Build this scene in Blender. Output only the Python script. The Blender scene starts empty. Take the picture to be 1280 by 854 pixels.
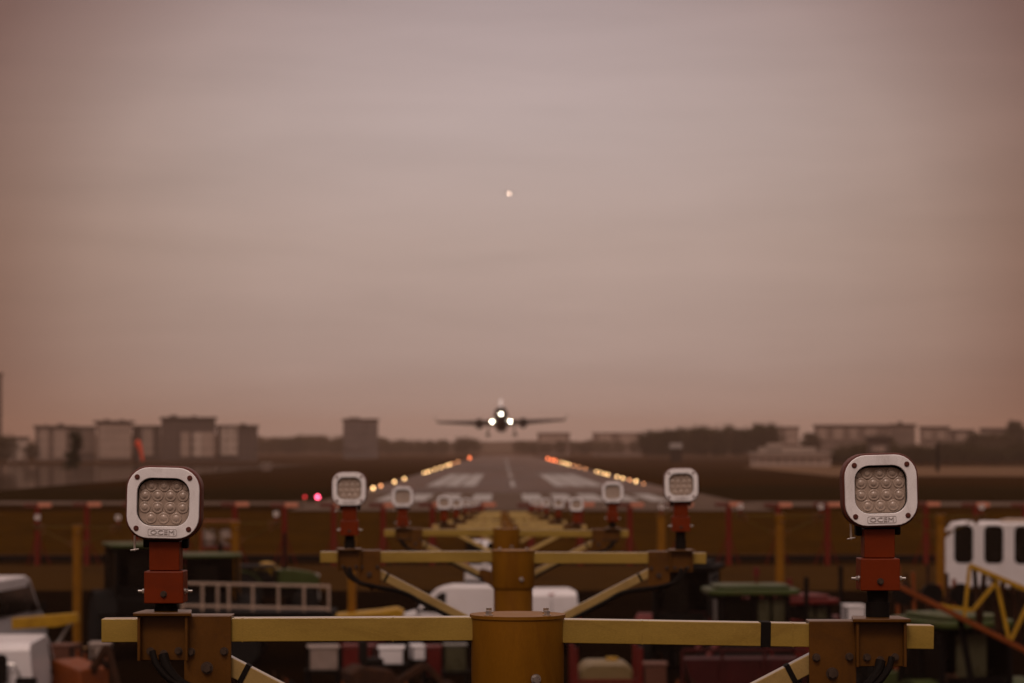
import bpy, bmesh, math, random
from mathutils import Vector, Matrix, noise as mnoise

R = random.Random(7)
PI = math.pi
scene = bpy.context.scene
COL = scene.collection
F = 3160.0            # focal length in photo pixels (1280 wide)
CAMZ = 6.0            # eye height over the yard
RWY = 1.7             # level of the airfield over the yard


def at(px, py, d):
    """photo pixel at distance d (metres ahead) -> world point"""
    return Vector(((px - 629.0) / F * d, d, CAMZ - (py - 561.5) / F * d))


ORD = ['first', 'second', 'third', 'fourth', 'fifth', 'sixth', 'seventh', 'eighth', 'ninth', 'tenth', 'eleventh',
       'twelfth', 'thirteenth', 'fourteenth', 'fifteenth', 'sixteenth', 'seventeenth', 'eighteenth', 'nineteenth',
       'twentieth', 'twenty-first', 'twenty-second', 'twenty-third', 'twenty-fourth', 'twenty-fifth', 'twenty-sixth',
       'twenty-seventh', 'twenty-eighth', 'twenty-ninth', 'thirtieth']

# ------------------------------------------------------------------ materials
MATS = {}


def mat(name, col, rough=0.6, metal=0.0, var=0.18, scale=6.0, bump=0.0, bscale=None, dirt=None, dirt_amt=0.5,
        stretch=(1, 1, 1), coat=0.0, spec=0.5, fine=None, coat_r=0.12):
    m = bpy.data.materials.new(name)
    m.use_nodes = True
    nt = m.node_tree
    N, L = nt.nodes, nt.links
    b = N['Principled BSDF']
    b.inputs['Roughness'].default_value = rough
    b.inputs['Metallic'].default_value = metal
    b.inputs['Specular IOR Level'].default_value = spec
    b.inputs['Coat Weight'].default_value = coat
    b.inputs['Coat Roughness'].default_value = coat_r
    tc = N.new('ShaderNodeTexCoord')
    oi = N.new('ShaderNodeObjectInfo')
    mp = N.new('ShaderNodeMapping')
    mp.inputs['Scale'].default_value = stretch
    add = N.new('ShaderNodeVectorMath'); add.operation = 'ADD'
    sc = N.new('ShaderNodeVectorMath'); sc.operation = 'SCALE'
    comb = N.new('ShaderNodeCombineXYZ')
    for i in range(3):
        L.new(oi.outputs['Random'], comb.inputs[i])
    L.new(comb.outputs[0], sc.inputs[0]); sc.inputs['Scale'].default_value = 37.0
    L.new(tc.outputs['Object'], add.inputs[0]); L.new(sc.outputs[0], add.inputs[1])
    L.new(add.outputs[0], mp.inputs['Vector'])
    n = N.new('ShaderNodeTexNoise')
    n.inputs['Scale'].default_value = scale
    n.inputs['Detail'].default_value = 6
    n.inputs['Roughness'].default_value = 0.6
    L.new(mp.outputs[0], n.inputs['Vector'])
    rmp = N.new('ShaderNodeMapRange')
    rmp.inputs['From Min'].default_value = 0.3; rmp.inputs['From Max'].default_value = 0.7
    rmp.inputs['To Min'].default_value = 1 - var; rmp.inputs['To Max'].default_value = 1 + var
    L.new(n.outputs[0], rmp.inputs['Value'])
    mul = N.new('ShaderNodeMix'); mul.data_type = 'RGBA'; mul.blend_type = 'MULTIPLY'
    mul.inputs[0].default_value = 1.0
    mul.inputs[6].default_value = (*col, 1)
    L.new(rmp.outputs[0], mul.inputs[7])
    out = mul.outputs[2]
    if dirt:
        n2 = N.new('ShaderNodeTexNoise')
        n2.inputs['Scale'].default_value = scale * 0.6
        n2.inputs['Detail'].default_value = 9
        n2.inputs['Roughness'].default_value = 0.72
        n2.inputs['Distortion'].default_value = 0.6
        L.new(mp.outputs[0], n2.inputs['Vector'])
        cr = N.new('ShaderNodeMapRange')
        cr.inputs['From Min'].default_value = 0.5; cr.inputs['From Max'].default_value = 0.72
        cr.inputs['To Max'].default_value = dirt_amt
        L.new(n2.outputs[0], cr.inputs['Value'])
        mx = N.new('ShaderNodeMix'); mx.data_type = 'RGBA'
        L.new(cr.outputs[0], mx.inputs[0])
        L.new(out, mx.inputs[6]); mx.inputs[7].default_value = (*dirt, 1)
        out = mx.outputs[2]
    if fine:
        n4 = N.new('ShaderNodeTexNoise')
        n4.inputs['Scale'].default_value = fine[0]; n4.inputs['Detail'].default_value = 3
        L.new(mp.outputs[0], n4.inputs['Vector'])
        r4 = N.new('ShaderNodeMapRange')
        r4.inputs['From Min'].default_value = 0.3; r4.inputs['From Max'].default_value = 0.7
        r4.inputs['To Min'].default_value = 1 - fine[1]; r4.inputs['To Max'].default_value = 1 + fine[1]
        L.new(n4.outputs[0], r4.inputs['Value'])
        m4 = N.new('ShaderNodeMix'); m4.data_type = 'RGBA'; m4.blend_type = 'MULTIPLY'
        m4.inputs[0].default_value = 1.0
        L.new(out, m4.inputs[6]); L.new(r4.outputs[0], m4.inputs[7])
        out = m4.outputs[2]
    L.new(out, b.inputs['Base Color'])
    rr = N.new('ShaderNodeMapRange')
    rr.inputs['From Min'].default_value = 0.3; rr.inputs['From Max'].default_value = 0.7
    rr.inputs['To Min'].default_value = max(0.02, rough - 0.1); rr.inputs['To Max'].default_value = min(1, rough + 0.1)
    L.new(n.outputs[0], rr.inputs['Value']); L.new(rr.outputs[0], b.inputs['Roughness'])
    if bump:
        n3 = N.new('ShaderNodeTexNoise')
        n3.inputs['Scale'].default_value = bscale or scale * 6
        n3.inputs['Detail'].default_value = 4
        L.new(mp.outputs[0], n3.inputs['Vector'])
        bp = N.new('ShaderNodeBump'); bp.inputs['Strength'].default_value = bump
        bp.inputs['Distance'].default_value = 0.02
        L.new(n3.outputs[0], bp.inputs['Height']); L.new(bp.outputs[0], b.inputs['Normal'])
    MATS[name] = m
    return m


def emit(name, col, strength):
    m = bpy.data.materials.new(name); m.use_nodes = True
    N, L = m.node_tree.nodes, m.node_tree.links
    N.clear()
    o = N.new('ShaderNodeOutputMaterial'); e = N.new('ShaderNodeEmission')
    e.inputs['Color'].default_value = (*col, 1); e.inputs['Strength'].default_value = strength
    L.new(e.outputs[0], o.inputs['Surface'])
    m.cycles.emission_sampling = 'NONE'
    return m


BEIGE = mat('beam_paint', (0.27, 0.183, 0.036), 0.42, coat=1.0, coat_r=0.10, spec=0.1, var=0.10, scale=5, dirt=(0.10, 0.042, 0.006), dirt_amt=0.45,
            stretch=(0.6, 1, 2.2), bump=0.08, bscale=160, fine=(220, 0.10))
BRACEM = mat('brace_paint', (0.30, 0.21, 0.075), 0.45, coat=0.8, coat_r=0.15, spec=0.1, var=0.12, scale=5, dirt=(0.13, 0.07, 0.02), dirt_amt=0.45, fine=(200, 0.08))
DULLM = mat('dull_olive_paint', (0.075, 0.045, 0.006), 0.6, spec=0.08, var=0.15, scale=4)
BEIGE_SHEEN = mat('beam_paint_sky_sheen', (0.42, 0.30, 0.10), 0.5, coat=0.8, coat_r=0.15, spec=0.1, var=0.12, scale=3, dirt=(0.2, 0.11, 0.03), dirt_amt=0.4)  # paler for the far rows, sky sheen on their tops put into the colour
OCHRE = mat('mast_paint', (0.1782, 0.0759, 0.0036), 0.6, spec=0.08, coat=0.3, coat_r=0.25, var=0.12, scale=5, dirt=(0.075, 0.022, 0.002), dirt_amt=0.55,
            bump=0.06, bscale=90, stretch=(1.6, 1.6, 0.5), fine=(120, 0.06))
BRKT = mat('bracket_paint', (0.0840, 0.0333, 0.0032), 0.5, spec=0.1, coat=0.6, coat_r=0.22, var=0.15, scale=9, dirt=(0.04, 0.017, 0.006), dirt_amt=0.6,
           bump=0.06, bscale=120, fine=(160, 0.07))
ORANGE = mat('orange_paint', (0.135, 0.018, 0.002), 0.55, spec=0.06, coat=0.25, coat_r=0.3, var=0.10, scale=9, dirt=(0.06, 0.012, 0.006), dirt_amt=0.5,
             bump=0.05, bscale=150)
MAROON = mat('maroon_paint', (0.085, 0.014, 0.006), 0.5, var=0.15, scale=12, bump=0.05)
WHITEP = mat('white_enamel', (0.77, 0.77, 0.79), 0.5, var=0.06, scale=14, dirt=(0.34, 0.30, 0.27), dirt_amt=0.42,
             stretch=(1.6, 1.6, 0.7), bump=0.03, bscale=240, fine=(260, 0.05))
LENSM = mat('lens_plastic', (0.3380, 0.2665, 0.2145), 0.45, var=0.14, scale=40, dirt=(0.12, 0.085, 0.06), dirt_amt=0.4, coat=0.1)
LENSD = mat('lens_dome', (0.3640, 0.2925, 0.2405), 0.30, var=0.14, scale=60, dirt=(0.13, 0.095, 0.07), dirt_amt=0.4, coat=0.3)
BLACK = mat('black_rubber', (0.006, 0.004, 0.003), 0.75, var=0.2, scale=20, spec=0.12)
RELIEF_SHADE = mat('relief_shade_grey', (0.46, 0.44, 0.44), 0.6, var=0.12, scale=80)  # greyer than the bezel: edge shadows of raised letters put into the colour
STEEL = mat('zinc_steel', (0.55, 0.54, 0.52), 0.32, metal=0.9, var=0.12, scale=30)
DKBOLT = mat('weathered_bolt', (0.045, 0.028, 0.018), 0.5, metal=0.3, var=0.25, scale=60)
VANW = mat('van_white', (0.5504, 0.5355, 0.5544), 0.4, var=0.05, scale=1.6, dirt=(0.40, 0.35, 0.33), dirt_amt=0.3, coat=0.15)
GLASS = mat('dark_glass', (0.004, 0.003, 0.002), 0.22, var=0.1, scale=2, spec=0.2)
PALEGL = mat('pale_window', (0.0446, 0.0416, 0.0218), 0.3, var=0.25, scale=3, spec=0.3)
TYRE = mat('tyre_rubber', (0.0072, 0.0068, 0.0064), 0.8, var=0.2, scale=14, spec=0.1)
RIM = mat('wheel_rim', (0.35, 0.33, 0.3), 0.4, metal=0.5, var=0.1)
GREEN = mat('tractor_green', (0.0351, 0.0483, 0.0123), 0.42, var=0.12, scale=3, spec=0.12, dirt=(0.06, 0.04, 0.015), dirt_amt=0.4)
CHASS = mat('chassis_black', (0.0028, 0.0021, 0.0017), 0.65, var=0.2, scale=5, spec=0.08)
REDP = mat('machine_red', (0.0833, 0.0059, 0.0039), 0.5, spec=0.2, var=0.15, scale=4, dirt=(0.03, 0.008, 0.006), dirt_amt=0.5)
YELP = mat('machine_yellow', (0.3105, 0.1753, 0.0076), 0.5, spec=0.25, var=0.12, scale=4, dirt=(0.10, 0.04, 0.008), dirt_amt=0.45)
ORAP = mat('machine_orange', (0.1400, 0.0315, 0.0035), 0.5, spec=0.25, var=0.12, scale=4, dirt=(0.08, 0.02, 0.005), dirt_amt=0.45)
RUST = mat('rusty_steel', (0.0263, 0.0105, 0.0045), 0.85, spec=0.15, var=0.35, scale=5, bump=0.2, dirt=(0.07, 0.025, 0.008), dirt_amt=0.6)
CREAM = mat('cream_tank', (0.1280, 0.0880, 0.0320), 0.5, var=0.1, scale=3)
RAILW = mat('rail_white', (0.2720, 0.2000, 0.1520), 0.5, var=0.12, scale=5, dirt=(0.16, 0.10, 0.07), dirt_amt=0.4)
LOCR = mat('antenna_red', (0.1024, 0.0077, 0.0026), 0.55, spec=0.1, var=0.12, scale=5)
LOCW = mat('antenna_pale', (0.4830, 0.1955, 0.1265), 0.55, spec=0.1, var=0.12, scale=5)
NAVY = mat('fuselage_dark', (0.0096, 0.0078, 0.0084), 0.45, var=0.1, scale=0.6, spec=0.3)
WING = mat('wing_grey', (0.0105, 0.0077, 0.0070), 0.5, var=0.1, scale=0.5, spec=0.3)
FINW = mat('fin_white', (0.75, 0.75, 0.76), 0.35, var=0.04, scale=0.5)
BARK = mat('bark', (0.06, 0.045, 0.035), 0.9, var=0.3, scale=3, bump=0.3)
LEAF = mat('leaf_dark', (0.022, 0.020, 0.008), 0.85, var=0.35, scale=0.5, spec=0.1)
LEAF2 = mat('leaf_olive', (0.035, 0.026, 0.009), 0.85, var=0.35, scale=0.5, spec=0.1)
LAMPC = emit('edge_glow', (1.0, 0.58, 0.235), 7)
LAMPO = emit('amber_glow', (1.0, 0.40, 0.16), 4.5)
LAMPR = emit('orange_red_glow', (1.0, 0.20, 0.065), 8)
LAMPP = emit('magenta_glow', (1.0, 0.08, 0.16), 14)
LAMPD = emit('red_glow', (1.0, 0.05, 0.06), 2.0)
LAMPW = emit('landing_glow', (1.0, 0.93, 0.72), 40)
LAMPS = emit('far_landing_glow', (1.0, 0.70, 0.52), 16)


# ------------------------------------------------------------------ mesh builder
class MB:
    def __init__(s):
        s.bm = bmesh.new()

    def box(s, c, size, rot=None):
        r = bmesh.ops.create_cube(s.bm, size=1.0)
        M = Matrix.Translation(Vector(c)) @ (rot.to_4x4() if rot else Matrix.Identity(4)) @ Matrix.Diagonal((*size, 1))
        bmesh.ops.transform(s.bm, matrix=M, verts=r['verts'])
        return r['verts']

    def bar(s, p0, p1, w, h, up=(0, 0, 1)):
        p0, p1 = Vector(p0), Vector(p1)
        d = p1 - p0
        x = d.normalized()
        u = Vector(up)
        if abs(x.dot(u)) > 0.98:
            u = Vector((0, 1, 0))
        y = u.cross(x).normalized(); z = x.cross(y)
        rot = Matrix((x, y, z)).transposed()
        return s.box((p0 + p1) / 2, (d.length, w, h), rot)

    def cyl(s, p0, p1, r0, r1=None, n=16, cap=True):
        p0, p1 = Vector(p0), Vector(p1)
        d = p1 - p0
        r1 = r0 if r1 is None else r1
        q = d.to_track_quat('Z', 'Y').to_matrix().to_4x4()
        r = bmesh.ops.create_cone(s.bm, cap_ends=cap, segments=n, radius1=r0, radius2=r1, depth=d.length)
        bmesh.ops.transform(s.bm, matrix=Matrix.Translation((p0 + p1) / 2) @ q, verts=r['verts'])
        return r['verts']

    def sph(s, c, r, seg=14, ring=8, scale=(1, 1, 1)):
        v = bmesh.ops.create_uvsphere(s.bm, u_segments=seg, v_segments=ring, radius=1)['verts']
        bmesh.ops.transform(s.bm, matrix=Matrix.Translation(Vector(c)) @ Matrix.Diagonal((r * scale[0], r * scale[1], r * scale[2], 1)), verts=v)
        return v

    def tube(s, pts, r, n=8):
        pts = [Vector(p) for p in pts]
        rings = []
        for i, p in enumerate(pts):
            t = (pts[min(i + 1, len(pts) - 1)] - pts[max(i - 1, 0)]).normalized()
            q = t.to_track_quat('Z', 'Y')
            rr = r[i] if isinstance(r, (list, tuple)) else r
            rings.append([s.bm.verts.new(p + q @ Vector((rr * math.cos(a), rr * math.sin(a), 0)))
                          for a in [2 * PI * k / n for k in range(n)]])
        for a, b in zip(rings, rings[1:]):
            for k in range(n):
                s.bm.faces.new((a[k], a[(k + 1) % n], b[(k + 1) % n], b[k]))
        s.bm.faces.new(list(reversed(rings[0]))); s.bm.faces.new(rings[-1])

    def prism(s, pts, axis, lo, hi):
        """pts 2d; axis 'y': (x,z) extruded along y; 'x': (y,z) along x; 'z': (x,y) along z"""
        def mk(p, t):
            return {'y': (p[0], t, p[1]), 'x': (t, p[0], p[1]), 'z': (p[0], p[1], t)}[axis]
        a = [s.bm.verts.new(mk(p, lo)) for p in pts]
        b = [s.bm.verts.new(mk(p, hi)) for p in pts]
        n = len(pts)
        s.bm.faces.new(a); s.bm.faces.new(list(reversed(b)))
        for i in range(n):
            s.bm.faces.new((a[i], b[i], b[(i + 1) % n], a[(i + 1) % n]))
        return a + b

    def ring(s, outer, inner, lo, hi):
        """frame in the xz plane between two loops of equal count, from y=lo to y=hi"""
        n = len(outer)
        V = [[s.bm.verts.new((p[0], t, p[1])) for p in lp] for lp in (outer, inner) for t in (lo, hi)]
        ol, oh, il, ih = V
        for i in range(n):
            j = (i + 1) % n
            s.bm.faces.new((ol[i], ol[j], il[j], il[i])); s.bm.faces.new((oh[i], ih[i], ih[j], oh[j]))
            s.bm.faces.new((ol[i], oh[i], oh[j], ol[j])); s.bm.faces.new((il[i], il[j], ih[j], ih[i]))

    def lathe(s, prof, axis='y', n=24, c=(0, 0, 0)):
        """prof: list of (t along axis, radius)"""
        c = Vector(c)
        rings = []
        for t, r in prof:
            ring = []
            for k in range(n):
                a = 2 * PI * k / n
                u, v = r * math.cos(a), r * math.sin(a)
                p = {'y': (u, t, v), 'x': (t, u, v), 'z': (u, v, t)}[axis]
                ring.append(s.bm.verts.new(c + Vector(p)))
            rings.append(ring)
        for a, b in zip(rings, rings[1:]):
            for k in range(n):
                s.bm.faces.new((a[k], a[(k + 1) % n], b[(k + 1) % n], b[k]))
        s.bm.faces.new(list(reversed(rings[0]))); s.bm.faces.new(rings[-1])

    def mesh(s, name, material, bev=0.0, ang=35, seg=2):
        bm = s.bm
        bmesh.ops.recalc_face_normals(bm, faces=bm.faces)
        if bev:
            ed = [e for e in bm.edges if len(e.link_faces) == 2 and e.calc_face_angle(0) > math.radians(28)]
            bmesh.ops.bevel(bm, geom=ed, offset=bev, segments=seg, profile=0.5, affect='EDGES', clamp_overlap=True)
        for f in bm.faces:
            f.smooth = True
        for e in bm.edges:
            if len(e.link_faces) == 2 and e.calc_face_angle(0) > math.radians(ang):
                e.smooth = False
        nrm = None
        if bev:
            bm.normal_update()
            nrm = []
            for v in bm.verts:
                n_ = Vector((0, 0, 0))
                for f in v.link_faces:
                    n_ += f.normal * f.calc_area()
                nrm.append(n_.normalized() if n_.length > 1e-12 else v.normal.copy())
            for e in bm.edges:
                e.smooth = True
        me = bpy.data.meshes.new(name)
        bm.to_mesh(me); bm.free()
        if nrm:
            me.normals_split_custom_set_from_vertices(nrm)
        me.materials.append(material)
        return me

    def build(s, name, material, parent=None, bev=0.0, loc=(0, 0, 0), ang=35, seg=2):
        return obj(name, s.mesh(name, material, bev, ang, seg), parent, loc)


def obj(name, me, parent=None, loc=(0, 0, 0)):
    o = bpy.data.objects.new(name, me); COL.objects.link(o)
    o.location = loc
    if parent:
        o.parent = parent
    return o


def thing(name, label, cat, loc=(0, 0, 0), rz=0.0, group=None):
    o = bpy.data.objects.new(name, None); COL.objects.link(o)
    o.empty_display_size = 0.2
    o.location = loc; o.rotation_euler = (0, 0, rz)
    return tag(o, label, cat, group)


def tag(o, label, cat, group=None):
    o['label'] = label; o['category'] = cat
    if group:
        o['group'] = group
    return o


def struct(o, label=None, kind='structure'):
    o['kind'] = kind
    if label:
        o['label'] = label
    return o


def copy_tree(o, parent=None, depth=9):
    c = o.copy(); COL.objects.link(c)
    if parent:
        c.parent = parent
    if depth > 0:
        for ch in o.children:
            copy_tree(ch, c, depth - 1)
    return c


def rrect(w, h, r, n=6, cx=0.0, cz=0.0):
    pts = []
    for sx, sz, a0 in ((1, 1, 0), (-1, 1, 90), (-1, -1, 180), (1, -1, 270)):
        for k in range(n + 1):
            a = math.radians(a0 + 90 * k / n)
            pts.append((cx + sx * (w / 2 - r) + r * math.cos(a), cz + sz * (h / 2 - r) + r * math.sin(a)))
    return pts


# ------------------------------------------------------------------ approach lamp (built once, then copied)
def hexbolt(mb, c, r=0.011, axis=(0, -1, 0), h=0.010):
    c = Vector(c); a = Vector(axis)
    mb.cyl(c, c + a * 0.003, r * 1.35, n=18)
    mb.cyl(c + a * 0.003, c + a * h, r, n=6)


def text_mesh(txt, size, extrude, material):
    cu = bpy.data.curves.new('lettering', 'FONT')
    cu.body = txt; cu.size = size; cu.extrude = extrude; cu.align_x = 'CENTER'; cu.align_y = 'CENTER'
    cu.resolution_u = 3
    o = bpy.data.objects.new('lettering_tmp', cu); COL.objects.link(o)
    dg = bpy.context.evaluated_depsgraph_get()
    me = bpy.data.meshes.new_from_object(o.evaluated_get(dg))
    bpy.data.objects.remove(o); bpy.data.curves.remove(cu)
    me.materials.clear(); me.materials.append(material)
    return me


HZ = 0.34     # head centre above the foot of the sleeve


def make_lamp(label):
    t = thing('approach_lamp', label, 'lamp', (0, 0, 0), 0, 'approach lamps on the masts')
    # housing behind the bezel, dark red-brown
    m = MB()
    m.ring(rrect(0.255, 0.251, 0.078, 7, 0, HZ), rrect(0.190, 0.175, 0.054, 7, 0, HZ + 0.003), -0.0655, -0.046)
    m.prism(rrect(0.253, 0.249, 0.077, 7, 0, HZ), 'y', -0.0455, 0.02)
    m.prism(rrect(0.226, 0.222, 0.060, 7, 0, HZ), 'y', 0.02, 0.075)
    for k in range(7):                                        # cooling fins
        m.box((-0.084 + k * 0.028, 0.092, HZ), (0.006, 0.034, 0.17))
    m.build('housing', MAROON, t, bev=0.004)
    b = MB()
    b.ring(rrect(0.243, 0.239, 0.074, 7, 0, HZ), rrect(0.177, 0.162, 0.050, 7, 0, HZ + 0.003), -0.079, -0.060)
    bz = b.build('bezel', WHITEP, t, bev=0.0025)
    for sx in (-1, 1):
        for sz in (-1, 1):
            s = MB(); x, z = sx * 0.0885, HZ + sz * 0.0865
            s.cyl((x, -0.0785, z), (x, -0.0815, z), 0.0088, n=20)
            s.cyl((x, -0.0815, z), (x, -0.0835, z), 0.0062, n=6)
            s.build('screw', MAROON, bz)
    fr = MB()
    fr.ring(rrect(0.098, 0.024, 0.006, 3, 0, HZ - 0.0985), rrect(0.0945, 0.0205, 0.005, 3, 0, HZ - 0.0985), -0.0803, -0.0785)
    fr.build('nameplate_rim', RELIEF_SHADE, bz)
    le = obj('lettering', text_mesh('OCEM', 0.026, 0.0022, RELIEF_SHADE), bz, (0, -0.0797, HZ - 0.0985))
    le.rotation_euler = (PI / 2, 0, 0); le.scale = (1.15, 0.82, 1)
    # lens panel inside the recess
    p = MB()
    p.prism(rrect(0.182, 0.167, 0.050, 7, 0, HZ + 0.003), 'y', -0.0535, -0.0475)
    lp = p.build('lens_panel', LENSM, t)
    g = MB()
    g.ring(rrect(0.187, 0.172, 0.053, 7, 0, HZ + 0.003), rrect(0.171, 0.154, 0.047, 7, 0, HZ + 0.0005), -0.0598, -0.0537)
    g.build('lip_shade_gasket', BLACK, t)  # black ring, offset down to add shadow under the bezel's top lip
    rows = [(0.0545, (-0.043, 0, 0.043)), (0.0215, (-0.064, -0.0215, 0.0215, 0.064)),
            (-0.0185, (-0.064, -0.0215, 0.0215, 0.064)), (-0.0545, (-0.043, 0, 0.043))]
    for dz, xs in rows:
        for x in xs:
            q = MB()
            q.lathe([(-0.0532, 0.0200), (-0.0558, 0.0190), (-0.0566, 0.0165), (-0.0556, 0.0140), (-0.0560, 0.0105), (-0.0582, 0.0085), (-0.0592, 0.0055),
                     (-0.0594, 0.002)], 'y', 24, (x, 0, HZ + 0.003 + dz))
            q.build('lens', LENSD, lp, ang=60)
    for sx in (-1, 1):                                        # two small corner lenses
        q = MB()
        q.lathe([(-0.0532, 0.010), (-0.0565, 0.0092), (-0.058, 0.004)], 'y', 16, (sx * 0.073, 0, HZ + 0.052))
        q.build('lens', LENSD, lp, ang=60)
    # neck, yoke, stem, sleeve
    n = MB()
    n.prism([(-0.052, HZ - 0.123), (0.052, HZ - 0.123), (0.046, HZ - 0.152), (-0.046, HZ - 0.152)], 'y', -0.045, 0.05)
    n.box((0.066, 0.03, HZ - 0.13), (0.02, 0.05, 0.05)); n.box((-0.066, 0.03, HZ - 0.13), (0.02, 0.05, 0.05))
    n.build('neck', BLACK, t, bev=0.005)
    st = MB()
    st.box((0, 0, (0.109 + HZ - 0.138) / 2 + 0.004), (0.103, 0.094, HZ - 0.138 - 0.109 + 0.006))
    st.build('stem', ORANGE, t, bev=0.004)
    sl = MB()
    sl.box((0, -0.002, 0.0545), (0.133, 0.120, 0.109))
    so = sl.build('sleeve', ORANGE, t, bev=0.004)
    bo = MB(); hexbolt(bo, (0.0, -0.0615, 0.032), 0.0085); bo.build('bolt', DKBOLT, so)
    for sx in (-1, 1):
        bo = MB()
        hexbolt(bo, (sx * 0.066, -0.02, 0.040), 0.0080, (sx, 0, 0), 0.012)
        bo.cyl((sx * 0.074, -0.02, 0.040), (sx * 0.092, -0.02, 0.040), 0.0045, n=10)
        bo.build('side_bolt', STEEL, so)
    la = MB()                                                 # toggle latch hanging left of the head
    la.bar((-0.099, -0.03, HZ - 0.112), (-0.099, -0.03, HZ - 0.166), 0.007, 0.006)
    la.bar((-0.113, -0.032, HZ - 0.164), (-0.085, -0.030, HZ - 0.159), 0.008, 0.005)
    la.build('latch', STEEL, t, bev=0.001)
    co = MB(); co.cyl((0, 0, -1), (0, 0, 0), 0.036, n=18)
    co.cyl((0, 0, -1), (0, 0, -0.45), 0.040, n=18)
    c = co.build('conduit', BLACK, t)
    c['z'] = 1
    return t


LAMP0 = make_lamp('lamp prototype')
lamp_used = [False]


def place_lamp(x, y, zbase, gap, label, roll=0.0, detail=9, group='approach lamps on the masts'):
    if not lamp_used[0]:
        t = LAMP0; lamp_used[0] = True
    else:
        t = copy_tree(LAMP0, None, detail)
    t.location = (x, y, zbase)
    t['label'] = label; t['group'] = group
    for ch in t.children:
        nm = ch.name.split('.')[0]
        if nm == 'conduit':
            ch.location = (0, 0, gap); ch.scale = (1, 1, gap)
        elif nm in ('stem', 'sleeve'):
            ch.location = (0, 0, gap)
        else:
            M = Matrix.Translation((0, 0, gap)) @ Matrix.Translation((0, 0, HZ)) @ Matrix.Rotation(roll, 4, 'Y') @ Matrix.Translation((0, 0, -HZ))
            ch.location = M.to_translation(); ch.rotation_euler = M.to_euler()
    return t


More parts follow.
